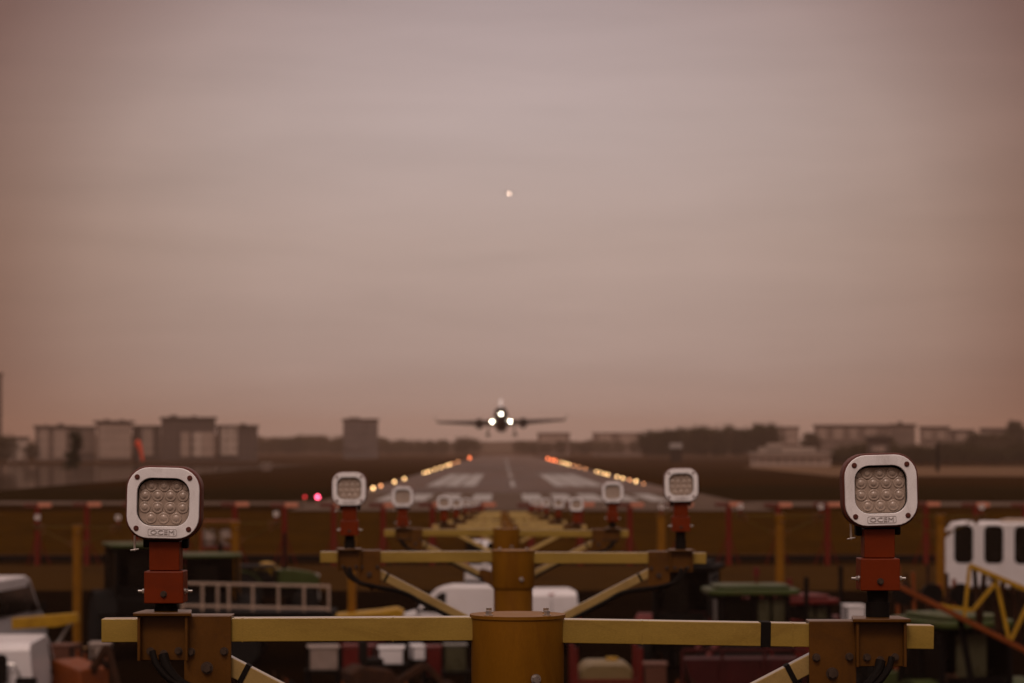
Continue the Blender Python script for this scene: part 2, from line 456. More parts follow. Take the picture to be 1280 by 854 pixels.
# ------------------------------------------------------------------ approach light masts
def make_mast(label, cx, d, ztop, droopL=0.004, droopR=0.02, detail=2, half=1.41, lamp_x=(1.196, 1.225), plate_x=(1.048, 1.065),
              group='approach light masts', sect=0.080, paint=None):
    paint = paint or BEIGE
    z0 = CAMZ + ztop                       # top of the cap in the world
    t = thing('approach_light_mast', label, 'light mast', (cx, d, 0), 0, group)
    n = 40 if detail > 1 else 20
    m = MB(); m.cyl((0, 0, 0), (0, 0, z0 - 0.27), 0.142, n=n); m.box((0, 0, 0.02), (0.6, 0.6, 0.04))
    m.build('mast', OCHRE, t)
    c = MB()
    c.lathe([(z0 - 0.285, 0.140), (z0 - 0.280, 0.150), (z0 - 0.26, 0.157), (z0 - 0.012, 0.159), (z0 - 0.011, 0.163), (z0, 0.163)], 'z', n)
    cap = c.build('cap', OCHRE, t, ang=30)
    for a in (-140, -40, 40, 140, 0, 180):
        if abs(a) in (0, 180):
            continue
        p = Vector((0.128 * math.cos(math.radians(a)), 0.128 * math.sin(math.radians(a)), z0))
        b = MB(); hexbolt(b, p, 0.011, (0, 0, 1), 0.016)
        b.build('bolt', STEEL, cap)
    b = MB(); hexbolt(b, (0.060, -0.152, z0 - 0.208), 0.013, (0.3, -0.95, 0), 0.014); b.build('bolt', STEEL, cap)
    for si, (sx, droop) in enumerate(((-1, droopL), (1, droopR))):
        zt = z0 - 0.008 if sx < 0 else z0 - 0.016
        x0, x1 = sx * 0.150, sx * half
        zc = zt - 0.040
        sl = -droop / abs(x1 - x0)                        # slope away from the mast
        def zb(x):
            return zc + sl * (abs(x) - 0.150)
        m = MB(); m.bar((x0, 0, zb(x0)), (x1, 0, zb(x1)), sect, sect)
        beam = m.build('beam', paint, t, bev=0.003)
        if detail > 1 and sx > 0:
            m = MB(); m.bar((0.823, 0, zb(0.823)), (0.857, 0, zb(0.857)), 0.084, 0.085)
            m.build('tape_band', BLACK, beam)
        if detail > 0:
            for xm in (0.42, 0.93):
                m = MB(); m.bar((sx * xm, 0, zb(xm)), (sx * (xm + 0.004), 0, zb(xm)), 0.0815, 0.0815)
                m.build('weld_seam', BEIGE, beam)
        # lamp bracket: channel open to the front under a flared lid
        lx = sx * lamp_x[si]; zt2 = zb(lx) + 0.040
        m = MB()
        m.box((lx, -0.050, zt2 - 0.065), (0.166, 0.014, 0.150))
        for s2 in (-1, 1):
            m.box((lx + s2 * 0.080, -0.074, zt2 - 0.065), (0.010, 0.034, 0.150))
        bk = m.build('lamp_bracket', BRKT, t, bev=0.003)
        m = MB(); m.box((lx, 0.050, zt2 - 0.055), (0.166, 0.014, 0.120)); m.build('bracket_back', BRKT, t, bev=0.003)
        m = MB()
        m.prism([(-0.098, -0.100), (0.098, -0.100), (0.080, 0.065), (-0.080, 0.065)], 'z', zt2 + 0.0112, zt2 + 0.0245)
        for v in m.bm.verts:
            v.co.x += lx
        m.build('bracket_lid', BRKT, bk, bev=0.003)
        for bx in (-0.045, 0.0, 0.05):
            m = MB(); hexbolt(m, (lx + bx, -0.057, zt2 - 0.118 + 0.02 * abs(bx) * 10), 0.010, (0, -1, 0), 0.014); m.build('bolt', DKBOLT, bk)
        # brace plate hung over the beam
        qx = sx * plate_x[si]; zt3 = zb(qx) + 0.040
        m = MB()
        w = 0.0795
        pts = [(qx - w, zt3 + 0.010), (qx + w, zt3 + 0.010)]
        if sx < 0:
            pts += [(qx + w, zt3 - 0.235), (qx + 0.02, zt3 - 0.285), (qx - w + 0.01, zt3 - 0.215), (qx - w, zt3 - 0.205)]
        else:
            pts += [(qx + w, zt3 - 0.205), (qx + w - 0.01, zt3 - 0.215), (qx - 0.02, zt3 - 0.285), (qx - w, zt3 - 0.235)]
        m.prism(pts, 'y', -0.056, -0.043)
        m.box((qx, 0, zt3 + 0.0065), (0.159, 0.10, 0.009))
        pl = m.build('brace_plate', BRKT, t, bev=0.0025)
        for bx, bz, r in ((-0.056, -0.112, 0.0105), (0.056, -0.110, 0.0105), (-0.002, -0.166, 0.0155)):
            m = MB(); hexbolt(m, (qx + bx, -0.0558, zt3 + bz), r, (0, -1, 0), 0.016); m.build('bolt', DKBOLT, pl)
        # gusset where the brace meets the mast
        m = MB()
        m.prism([(sx * 0.135, z0 - 0.50), (sx * 0.30, z0 - 0.46), (sx * 0.33, z0 - 0.56), (sx * 0.135, z0 - 0.70)], 'y', -0.045, -0.034)
        m.build('gusset', BRKT, t, bev=0.002)
        # brace down to the mast
        m = MB()
        a = Vector((sx * 1.03, 0.0, z0 - 0.148)); b_ = Vector((sx * 0.140, 0.0, z0 - 0.610))
        m.bar(a, b_, sect * 0.75, sect * 0.75)
        br = m.build('brace', BRACEM if paint is BEIGE else paint, t, bev=0.003)
        dv = (b_ - a).normalized()
        if detail > 0:
            for f in (0.115,):
                c0 = a.lerp(b_, f)
                m = MB(); m.bar(c0 - dv * 0.009, c0 + dv * 0.009, 0.066, 0.066); m.build('cable_tie', BLACK, br)
            # cable from the lamp bracket sagging to the brace and down along it
            pts = [Vector((lx + 0.0, -0.072, zt2 - 0.118)), Vector((lx - sx * 0.02, -0.085, zt2 - 0.17)),
                   Vector((lx - sx * 0.08, -0.085, zt2 - 0.225)), Vector((lx - sx * 0.20, -0.075, zt2 - 0.255))]
            for f in (0.25, 0.4, 0.6, 0.85):
                pts.append(a.lerp(b_, f) + Vector((0, -0.045, -0.045)))
            m = MB()
            P2 = []
            for i in range(len(pts) - 1):
                p0, p1, p2, p3 = pts[max(i - 1, 0)], pts[i], pts[i + 1], pts[min(i + 2, len(pts) - 1)]
                for k in range(6):
                    u = k / 6
                    P2.append(0.5 * ((2 * p1) + (p2 - p0) * u + (2 * p0 - 5 * p1 + 4 * p2 - p3) * u * u + (3 * p1 - p0 - 3 * p2 + p3) * u ** 3))
            P2.append(pts[-1])
            m.tube(P2, 0.017, 10)
            m.build('cable', BLACK, t)
            m = MB(); m.tube([p + Vector((sx * 0.035, -0.012, 0.012)) for p in P2[:26]], 0.011, 8)
            m.build('cable', BLACK, t)
    return t, z0


def lamp_base(z0, sx, lx, droop, half=1.41):
    zt = z0 - 0.008 if sx < 0 else z0 - 0.016
    return zt - droop / (half - 0.15) * (abs(lx) - 0.15) + 0.0245


ROWS = [  # d, cx, ztop, head z left, head z right
    (8.60, 0.049, -0.561, -0.182, -0.139),
    (18.5, 0.073, -0.738, -0.290, -0.262),
    (29.2, 0.037, -0.915, -0.550, -0.496),
    (46.3, 0.115, -1.370, -0.974, -1.010),
    (60.0, 0.090, -1.680, -1.280, -1.275),
    (76.0, 0.070, -2.000, -1.600, -1.600),
    (92.0, 0.060, -2.330, -1.950, -1.940),
    (108.0, 0.060, -2.660, -2.270, -2.270)]
rown = ['nearest', 'second', 'third', 'fourth', 'fifth', 'sixth', 'seventh', 'farthest']
for i, (d, cx, zt, hl, hr) in enumerate(ROWS):
    dr = (0.006, 0.021) if i == 0 else (0.004, 0.004)
    lab = {0: 'nearest yellow light mast spanning the bottom of the picture, black tape round its right beam',
           1: 'second yellow light mast, its two braces meeting above the nearest mast'}.get(
        i, '%s yellow light mast in the central line towards the runway' % rown[i])
    t, z0 = make_mast(lab, cx, d, zt, dr[0], dr[1], 2 if i == 0 else (1 if i < 3 else 0), paint=BEIGE if i < 3 else BEIGE_SHEEN)
    for si, (sx, lx, hz) in enumerate(((-1, 1.196, hl), (1, 1.225, hr))):
        zb = lamp_base(z0, sx, lx, dr[si])
        gap = max(0.012, CAMZ + hz - HZ - zb)
        side = 'left' if sx < 0 else 'right'
        lb = ('large square white-rimmed approach lamp at the %s end of the nearest beam' % side if i == 0 else
              'white-rimmed approach lamp on orange stem, %s end of the %s mast in line' % (side, rown[i]))
        place_lamp(cx + sx * lx, d, zb, gap, lb, (math.radians(1.3) if sx < 0 else math.radians(-1.5)) if i == 0 else math.radians(R.uniform(-1.5, 1.5)),
                   9 if i < 3 else 1)

# side masts of the crossbar
for X, hz, short, lab in ((-12.8, -1.89, 'outermost side mast on the far left', 'outermost yellow side mast on the far left, beside the dark tractor'),
                   (-8.05, -1.78, 'left side mast behind the green-roofed tractor', 'yellow side mast on the left, behind the tractor with the green roof'),
                   (8.32, -1.56, 'right side mast behind the green cab roof', 'yellow side mast standing behind the green cab roof on the right'),
                   (13.15, -1.57, 'side mast just left of the white bus', 'yellow side mast just left of the white airport bus')):
    t, z0 = make_mast(lab, X, 76.0, hz - 0.40, 0.004, 0.004, 0, group='side masts of the crossbar', sect=0.050, paint=DULLM)
    for sx, lx in ((-1, 1.196), (1, 1.225)):
        zb = lamp_base(z0, sx, lx, 0.004)
        place_lamp(X + sx * lx, 76.0, zb, 0.03, 'small white lamp, %s arm of the %s' % ('left' if sx < 0 else 'right', short),
                   0, 1, 'lamps of the side masts').scale = (0.62, 0.62, 0.62)
for X, lab in ((-4.55, 'lone thin yellow post behind the left lamp of the second mast'), (4.76, 'lone thin yellow post behind the right lamp of the second mast')):
    t = thing('light_post', lab, 'post', (X, 76, 0), 0, 'lone posts of the crossbar')
    m = MB(); m.cyl((0, 0, 0), (0, 0, CAMZ - 1.98), 0.13, n=20); m.box((0, 0, 0.02), (0.5, 0.5, 0.04)); m.build('pole', OCHRE, t)
    m = MB(); m.cyl((0, 0, CAMZ - 1.98), (0, 0, CAMZ - 1.95), 0.17, n=20); m.build('top_plate', OCHRE, t)
    place_lamp(X, 76, CAMZ - 1.95, 0.02, 'small white lamp on top of the ' + lab.split(' behind')[0] + (' on the left' if X < 0 else ' on the right'), 0, 1, 'lamps of the lone posts').scale = (0.62, 0.62, 0.62)


# ------------------------------------------------------------------ setting: ground, water, roads
GRASS = mat('grass_ground', (0.0190, 0.0072, 0.0003), 0.95, var=0.35, scale=0.05, dirt=(0.0128, 0.0052, 0.0004), dirt_amt=0.8, stretch=(0.5, 1, 1), fine=(1.5, 0.25), spec=0.0)
YARDM = mat('yard_asphalt', (0.0039, 0.0018, 0.0006), 0.95, var=0.25, scale=0.4, dirt=(0.0037, 0.0019, 0.0006), dirt_amt=0.7, fine=(40, 0.2), spec=0.0)
ROADM = mat('service_concrete', (0.0371, 0.0179, 0.0045), 0.95, var=0.15, scale=0.3, dirt=(0.0186, 0.0099, 0.0050), dirt_amt=0.6, fine=(30, 0.12), spec=0.0)
RWYM = mat('runway_asphalt', (0.0758, 0.0450, 0.0316), 0.52, var=0.28, scale=0.10, dirt=(0.0372, 0.0217, 0.0155), dirt_amt=0.85, stretch=(1, 0.12, 1), spec=0.08)
PADM = mat('turning_pad_concrete', (0.0936, 0.0673, 0.0530), 0.9, var=0.14, scale=0.15, dirt=(0.0620, 0.0372, 0.0248), dirt_amt=0.6, spec=0.0)
MARK = mat('marking_paint', (0.2635, 0.2477, 0.2372), 0.7, var=0.12, scale=0.6, dirt=(0.1364, 0.1240, 0.1116), dirt_amt=0.9)
DRYM = mat('dry_grass', (0.0992, 0.0527, 0.0248), 0.95, var=0.2, scale=0.06, spec=0.1)
HILLM = mat('hill_ground', (0.0217, 0.0161, 0.0081), 0.95, var=0.3, scale=0.01, spec=0.1)


def ground_z(x, y):
    if x < -53.4 and 198 < y < 862:
        return -1.0
    if y <= 136:
        return 0.0
    if y >= 172:
        return RWY
    u = (y - 136) / 36
    return RWY * u * u * (3 - 2 * u)


xs = [-3000, -1500, -700, -300, -120, -54.5, -52.8, -40, -25, -12, 0, 12, 25, 50, 120, 300, 700, 1500, 3000]
ys = [-60, 0, 40, 80, 110, 130, 136, 140, 145, 150, 155, 160, 166, 172, 180, 195, 200, 260, 350, 500, 700, 860, 864, 1000, 1400, 2000, 3000, 4000, 5000]
m = MB()
V = [[m.bm.verts.new((x, y, ground_z(x, y))) for x in xs] for y in ys]
for j in range(len(ys) - 1):
    for i in range(len(xs) - 1):
        m.bm.faces.new((V[j][i], V[j][i + 1], V[j + 1][i + 1], V[j + 1][i]))
struct(m.build('ground', GRASS, ang=80))
BANKM = mat('dry_bank_grass', (0.0329, 0.0139, 0.0006), 0.95, var=0.3, scale=0.25, dirt=(0.022, 0.009, 0.0006), dirt_amt=0.7, stretch=(1, 1, 1), fine=(2.5, 0.3), spec=0.0)
BRY = [136, 140, 145, 150, 155, 160, 166, 172]
m = MB()
V = [[m.bm.verts.new((x, y, ground_z(x, y) + 0.02)) for x in (-140, -50, 0, 50, 140)] for y in BRY]
for j in range(len(BRY) - 1):
    for i in range(4):
        m.bm.faces.new((V[j][i], V[j][i + 1], V[j + 1][i + 1], V[j + 1][i]))
struct(m.build('grass_bank', BANKM, ang=80))


def sheet(name, pts, z, material):
    mb = MB()
    mb.bm.faces.new([mb.bm.verts.new((p[0], p[1], z)) for p in pts])
    return struct(mb.build(name, material))


sheet('yard_asphalt', [(-150, -40), (150, -40), (150, 133), (-150, 133)], 0.006, YARDM)
sheet('service_road', [(-150, 107), (150, 107), (150, 131), (-150, 131)], 0.014, ROADM)
RGRASS = mat('rough_grass', (0.011, 0.0060, 0.0008), 0.95, var=0.35, scale=0.12, dirt=(0.018, 0.009, 0.001), dirt_amt=0.8, stretch=(0.4, 1, 1), fine=(1.5, 0.3), spec=0.0)
m = MB()
for X0, X1 in ((-52.5, -15.4), (19.4, 300)):
    n_ = 24
    lo = [m.bm.verts.new((X0 + (X1 - X0) * i / n_, 209 + 1.5 * math.sin(i * 1.7), RWY + 0.012)) for i in range(n_ + 1)]
    hi = [m.bm.verts.new((X0 + (X1 - X0) * i / n_, 282 + 14 * math.sin(i * 0.9) + 9 * math.sin(i * 2.3), RWY + 0.012)) for i in range(n_ + 1)]
    for i in range(n_):
        m.bm.faces.new((lo[i], lo[i + 1], hi[i + 1], hi[i]))
struct(m.build('rough_grass', RGRASS))
sheet('turning_pad', [(-15, 176), (19, 176), (19, 250), (-15, 250)], RWY + 0.02, PADM)
sheet('perimeter_road_west', [(-52, 196), (-15.2, 194), (-15.2, 206), (-52, 208)], RWY + 0.02, PADM)
sheet('perimeter_road_east', [(19.2, 190), (140, 190), (140, 204), (19.2, 206)], RWY + 0.02, PADM)
sheet('runway', [(-14.5, 250.1), (18.0, 250.1), (18.0, 1750), (-14.5, 1750)], RWY + 0.03, RWYM)
sheet('taxiway', [(52, 400), (420, 380), (420, 600), (58, 620)], RWY + 0.02, DRYM)
CX = 1.4
k = 0
for x0, x1 in ((-10.6, -9.1), (-8.3, -6.5), (-5.6, -3.9), (-2.7, -1.0), (1.7, 3.4), (4.4, 6.0), (6.8, 8.6), (9.6, 11.3), (12.2, 13.8)):
    sheet('runway_marking', [(x0, 208), (x1, 208), (x1, 240), (x0, 240)], RWY + 0.035, MARK)
for sgn in (-1, 1):
    for a in (4.6, 6.6, 8.6):
        x0, x1 = CX + sgn * a, CX + sgn * (a + 1.7)
        sheet('runway_marking', [(min(x0, x1), 290), (max(x0, x1), 290), (max(x0, x1), 425), (min(x0, x1), 425)], RWY + 0.045, MARK)
for k in range(12):
    y0 = 285 + k * 100
    sheet('runway_marking', [(CX - 0.5, y0), (CX + 0.0, y0), (CX + 0.0, y0 + 55), (CX - 0.5, y0 + 55)], RWY + 0.045, MARK)

wm = bpy.data.materials.new('dock_water'); wm.use_nodes = True
N, L = wm.node_tree.nodes, wm.node_tree.links
N.clear()
wo = N.new('ShaderNodeOutputMaterial'); wx = N.new('ShaderNodeMixShader'); wx.inputs[0].default_value = 0.50
wd = N.new('ShaderNodeBsdfDiffuse'); wd.inputs['Color'].default_value = (0.022, 0.013, 0.008, 1)
wg = N.new('ShaderNodeBsdfGlossy'); wg.inputs['Roughness'].default_value = 0.05; wg.inputs['Color'].default_value = (0.9, 0.88, 0.85, 1)
n = N.new('ShaderNodeTexNoise'); n.inputs['Scale'].default_value = 1.2; n.inputs['Detail'].default_value = 3
tc = N.new('ShaderNodeTexCoord'); bp = N.new('ShaderNodeBump')
bp.inputs['Strength'].default_value = 0.05; bp.inputs['Distance'].default_value = 0.03
L.new(tc.outputs['Object'], n.inputs['Vector']); L.new(n.outputs[0], bp.inputs['Height'])
L.new(bp.outputs[0], wg.inputs['Normal'])
L.new(wd.outputs[0], wx.inputs[1]); L.new(wg.outputs[0], wx.inputs[2]); L.new(wx.outputs[0], wo.inputs['Surface'])
sheet('water', [(-690, 199), (-53.75, 199), (-53.75, 861), (-690, 861)], 0.9, wm)

m = MB()
N = 140
xs2 = [-3000 + 6000 * i / N for i in range(N + 1)]
top, back, base = [], [], []
for x in xs2:
    h = 13 + 9 * mnoise.noise((x * 0.004, 3.1, 0)) + 4 * mnoise.noise((x * 0.021, 7.7, 0)) + (4 if x < -250 else 0)
    base.append(m.bm.verts.new((x, 2700, 1.0))); top.append(m.bm.verts.new((x, 2860, RWY + max(h, 4)))); back.append(m.bm.verts.new((x, 3300, 1.0)))
for i in range(N):
    m.bm.faces.new((base[i], base[i + 1], top[i + 1], top[i])); m.bm.faces.new((top[i], top[i + 1], back[i + 1], back[i]))
struct(m.build('hills', HILLM, ang=80))

# low dark kerb wall at the foot of the grass bank
t = thing('kerb_wall', 'low dark concrete wall along the foot of the grass bank', 'wall', (0, 135.2, 0))
m = MB(); m.box((0, 0, 0.15), (280, 0.25, 0.30)); m.build('wall', CHASS, t, bev=0.02)
m = MB(); m.box((0, -0.01, 0.325), (280, 0.36, 0.05)); m.build('coping', RUST, t, bev=0.01)

# ------------------------------------------------------------------ T-shaped antennas in a row before the runway
def make_antenna(label):
    t = thing('tee_antenna', label, 'antenna', (0, 0, 0), 0, 'T-shaped antennas in a row before the runway')
    m = MB(); m.box((0, 0, 1.53), (0.27, 0.22, 3.04)); m.build('post', LOCR, t, bev=0.01)
    for sx, sy in ((-1, 0.5), (1, 0.5), (0, -1)):
        m = MB(); m.bar((sx * 0.62, sy * 0.62, 0.0), (sx * 0.07, sy * 0.07, 1.55), 0.055, 0.055); m.build('leg', LOCR, t)
    for sx, mt in ((-1, MAROON), (1, LOCW)):
        m = MB(); m.box((sx * 0.37, 0, 3.16), (0.68, 0.20, 0.22)); m.build('boom', mt, t, bev=0.02)
    m = MB(); m.box((0, 0, 3.16), (0.058, 0.23, 0.26)); m.build('hub', LOCR, t, bev=0.01)
    return t


proto = None
for k in range(21):
    px = 47 + 61.7 * k
    lab = 'red T-shaped antenna, %s from the left in the row before the runway' % ORD[k]
    y = 130.2
    p = at(px, 630, y)
    if proto is None:
        t = proto = make_antenna(lab)
    else:
        t = copy_tree(proto)
        t['label'] = lab
    t.location = (p.x, y, R.uniform(-0.06, 0.0)); t.rotation_euler = (0, 0, R.uniform(-0.06, 0.06))

# ------------------------------------------------------------------ runway lights
def make_edge_light(name, label, glow, r, group):
    t = thing(name, label, 'runway light', (0, 0, 0), 0, group)
    m = MB(); m.cyl((0, 0, 0), (0, 0, 0.06), 0.16, 0.10, 14); m.cyl((0, 0, 0.06), (0, 0, 0.22), 0.05, n=10); m.build('base', OCHRE, t)
    m = MB(); m.lathe([(0.22, r * 0.55), (0.24, r * 0.9), (0.22 + r, r), (0.22 + 1.7 * r, r * 0.75), (0.22 + 2 * r, r * 0.2)], 'z', 16)
    m.build('glowing_globe', glow, t, ang=60)
    return t


left_px = [456, 466.4, 476, 493, 505.6, 530, 534, 537.5, 544, 551, 558, 562, 565.5, 572.7, 587]
ldim = {2: 'o', 14: 'r', 13: 'o', 12: 'o'}
right_px = [804.5, 795, 787, 778.5, 771.4, 760, 756, 750.7, 745.6, 731.8, 723.7, 717, 711, 707, 703, 699, 694, 690, 684.7]
rdim = {0: 'd', 2: 'o', 10: 'o', 11: 'o', 15: 'o', 9: 'o', 16: 'r', 17: 'r', 18: 'r'}
protos = {}
for side, pxs, dim, kx in (('left', left_px, ldim, 13.1), ('right', right_px, rdim, 16.2)):
    for i, px in enumerate(pxs):
        d = F * kx / abs(629 - px)
        kind = dim.get(i, 'c')
        glow = {'c': LAMPC, 'o': LAMPO, 'r': LAMPR, 'd': LAMPO}[kind]
        r = {'c': 0.13, 'o': 0.12, 'r': 0.15, 'd': 0.08}[kind]
        colr = {'c': 'bright yellow', 'o': 'dimmer amber', 'r': 'orange-red', 'd': 'faint amber'}[kind]
        lab = '%s light on the %s runway edge, %s from the near end' % (colr, side, ORD[i])
        if kind not in protos:
            t = protos[kind] = make_edge_light('runway_edge_light', lab, glow, r, 'lights along the runway edges')
        else:
            t = copy_tree(protos[kind]); t['label'] = lab
        s = max(1.0, d / 420.0)
        t.location = ((-kx if side == 'left' else kx), d, RWY + 0.03)
        t.scale = (s, s, s)
for px, d, g, r, lab in ((397, 209, LAMPP, 0.13, 'bright magenta light left of the runway, beside the second mast lamp'),
                         (381, 211, LAMPD, 0.10, 'small dim red light just left of the magenta one')):
    t = make_edge_light('path_light', lab, g, r, 'red lights left of the runway')
    p = at(px, 626, d); t.location = (p.x, d, RWY + 0.0)

# ------------------------------------------------------------------ vehicles and machines in the yard
def wheel(t, x, y, r, w, name='wheel', rim=RIM):
    m = MB(); m.lathe([(-w / 2, r * 0.62), (-w / 2, r * 0.93), (-w * 0.36, r), (w * 0.36, r), (w / 2, r * 0.93), (w / 2, r * 0.62)], 'y', 24, (x, y, r))
    wh = m.build(name, TYRE, t)
    m = MB(); m.lathe([(-w * 0.42, r * 0.58), (-w * 0.46, r * 0.3), (w * 0.46, r * 0.3), (w * 0.42, r * 0.58)], 'y', 20, (x, y, r))
    m.build('rim', rim, wh)
    return wh


TAILR = mat('tail_lamp_red', (0.25, 0.012, 0.01), 0.25, var=0.1, coat=0.5)
HEADL = mat('head_lamp_clear', (0.5, 0.5, 0.48), 0.15, var=0.1, coat=0.6)


def van(label, loc, rz, L=4.4, W=1.8, H=1.85, col=VANW, high=False, group='white vans in the yard'):
    t = thing('van', label, 'van', loc, rz, group)
    h = L / 2
    belt = 0.55 * H
    if high:
        prof = [(-h, 0.32), (-h, H - 0.14), (-h + 0.10, H - 0.02), (-h + 0.35, H), (h - 1.75, H), (h - 1.35, H - 0.10), (h - 0.72, belt + 0.1), (h - 0.12, belt - 0.18), (h, belt - 0.42), (h, 0.32)]
    else:
        prof = [(-h, 0.30), (-h - 0.02, 0.75), (-h + 0.06, H - 0.12), (-h + 0.25, H), (h - 1.95, H), (h - 1.60, H - 0.07), (h - 0.95, belt + 0.06), (h - 0.22, belt - 0.14), (h - 0.02, belt - 0.38), (h, 0.30)]
    m = MB()
    vs = m.prism(prof, 'y', -W / 2, W / 2)
    for v in vs:
        if v.co.z > belt:
            k = 1 - 0.13 * (v.co.z - belt) / (H - belt)
            v.co.y *= k
    m.build('body', col, t, bev=0.055, seg=3)

    def sidey(z):
        return W / 2 * (1 - 0.13 * max(0, z - belt) / (H - belt))
    z0, z1 = belt + 0.05, H - 0.20
    for s in (-1, 1):
        def quad(x0a, x1a, x0b, x1b, name='side_window'):
            mm = MB()
            a = [(x0a, s * (sidey(z0) + 0.004), z0), (x1a, s * (sidey(z0) + 0.004), z0), (x1b, s * (sidey(z1) + 0.004), z1), (x0b, s * (sidey(z1) + 0.004), z1)]
            o2 = [(p[0], p[1] - s * 0.03, p[2]) for p in a]
            va = [mm.bm.verts.new(p) for p in a]; vb = [mm.bm.verts.new(p) for p in o2]
            mm.bm.faces.new(va); mm.bm.faces.new(vb)
            for i in range(4):
                mm.bm.faces.new((va[i], va[(i + 1) % 4], vb[(i + 1) % 4], vb[i]))
            mm.build(name, GLASS, t)
        fx = prof[-4][0]
        quad(fx - 0.95, fx - 0.10, fx - 0.95, prof[-5][0] - 0.12)
        mm = MB(); mm.box((fx - 1.02, s * (sidey(belt - 0.1) + 0.006), belt - 0.12), (0.14, 0.02, 0.035)); mm.build('door_handle', CHASS, t, bev=0.005)
        mm = MB(); mm.bar((fx - 0.12, s * (W / 2 - 0.02), belt + 0.10), (fx - 0.10, s * (W / 2 + 0.09), belt + 0.12), 0.05, 0.05)
        mm.box((fx - 0.10, s * (W / 2 + 0.14), belt + 0.16), (0.07, 0.13, 0.24)); mm.build('wing_mirror', CHASS, t, bev=0.02)
        mm = MB(); mm.box((h - 0.06, s * (W / 2 - 0.22), belt - 0.32), (0.12, 0.32, 0.17)); mm.build('headlight', HEADL, t, bev=0.03)
        mm = MB(); mm.box((-h + 0.0, s * (W / 2 - 0.08), belt - 0.02), (0.09, 0.13, 0.42)); mm.build('tail_light', TAILR, t, bev=0.02)
        for wx in (-h + 0.85, h - 0.85):
            wheel(t, wx, s * (W / 2 - 0.09), 0.31, 0.20)
    # windscreen on the sloping front
    a, b2 = Vector((prof[-5][0], 0, prof[-5][1])), Vector((prof[-4][0], 0, prof[-4][1]))
    nrm = Vector((b2.z - a.z, 0, a.x - b2.x)) * -1
    nrm.normalize()
    if nrm.x < 0:
        nrm = -nrm
    m = MB()
    q = []
    for f, wd in ((0.10, 0.80), (0.93, 0.90)):
        p = a.lerp(b2, f)
        for s in (-1, 1):
            q.append(p + Vector((0, s * sidey(p.z) * 0.90, 0)) + nrm * 0.006)
    q = [q[0], q[1], q[3], q[2]]
    va = [m.bm.verts.new(p) for p in q]; vb = [m.bm.verts.new(p - nrm * 0.03) for p in q]
    m.bm.faces.new(va); m.bm.faces.new(vb)
    for i in range(4):
        m.bm.faces.new((va[i], va[(i + 1) % 4], vb[(i + 1) % 4], vb[i]))
    m.build('windscreen', GLASS, t)
    m = MB(); m.box((-h - 0.012, 0, 0.42), (0.14, W * 0.98, 0.22)); m.build('rear_bumper', CHASS, t, bev=0.04)
    m = MB(); m.box((h + 0.012, 0, 0.42), (0.14, W * 0.98, 0.26)); m.build('front_bumper', CHASS, t, bev=0.04)
    if high:
        for s in (-1, 1):
            m = MB(); m.prism([(-h + 0.35, belt + 0.10), (h - 1.75, belt + 0.10), (h - 1.80, H - 0.30), (-h + 0.35, H - 0.30)], 'y', s * (sidey(H - 0.6) + 0.012) - 0.01, s * (sidey(H - 0.6) + 0.012) + 0.01)
            for v in m.bm.verts:
                v.co.y += s * (sidey(v.co.z) - sidey(H - 0.6))
            m.build('side_window', GLASS, t)
            m = MB(); m.prism(rrect(0.74, 0.92, 0.10, 4, s * 0.45, belt + 0.50), 'x', -h - 0.004, -h + 0.03); m.build('rear_window', GLASS, t)
    m = MB(); m.box((-h - 0.010, 0, H * 0.52), (0.012, 0.012, H * 0.72)); m.build('door_gap', CHASS, t)
    m = MB(); m.box((-h + 0.09, 0.0, H - 0.10), (0.08, 0.16, 0.05)); m.build('brake_light', TAILR, t, bev=0.01)
    return t


# rz: the vehicle's nose points along +x before turning
van('small white van side-on behind the centre mast, nose to the left', (-0.9 - 0.65, 77.5, 0.0), PI - 0.10, L=4.0, H=1.84)
van('white van seen from behind, just right of the orange centre mast', (1.25, 75.6, 0.0), PI / 2 + 0.08, L=4.0, W=1.72, H=1.86)
van('tall white van far back behind the second mast', (-0.62, 108.0, 0.0), PI / 2 - 0.05, L=5.2, W=1.75, H=2.10, high=True)
van('tall white van at the far left edge, its dark rear window in view', (-14.45, 70.7, 0.0), PI / 2 - 0.10, L=5.4, W=1.95, H=2.42, high=True)
t = van('white van low in the left corner with black wing mirror', (-10.62, 54.0, 0.0), PI / 2 + 0.05, L=4.6, W=1.85, H=2.02)
m = MB(); m.box((-0.61 - 1.3 + 1.3, 0, 0), (0.01, 0.01, 0.01)); m.bm.free()
# big black mirror of the van in the corner, on a curved arm
m = MB()
m.prism(rrect(0.31, 0.62, 0.10, 5, 0, 0), 'x', -0.05, 0.06)
o = m.build('mirror_head', BLACK, t, bev=0.02, loc=(-2.45, -0.22, 1.50)); o.rotation_euler = (0, 0, 0)
m = MB(); m.tube([(-2.42, -0.35, 1.62), (-2.42, -0.52, 1.60), (-2.40, -0.60, 1.45), (-2.30, -0.62, 1.28)], 0.02, 8); m.build('mirror_arm', STEEL, t)
m = MB(); m.prism(rrect(0.44, 0.32, 0.06, 4, -0.75, 1.17), 'x', -2.40, -2.30)
for v in m.bm.verts:
    pass
m.build('lower_mirror', BLACK, t, bev=0.02)


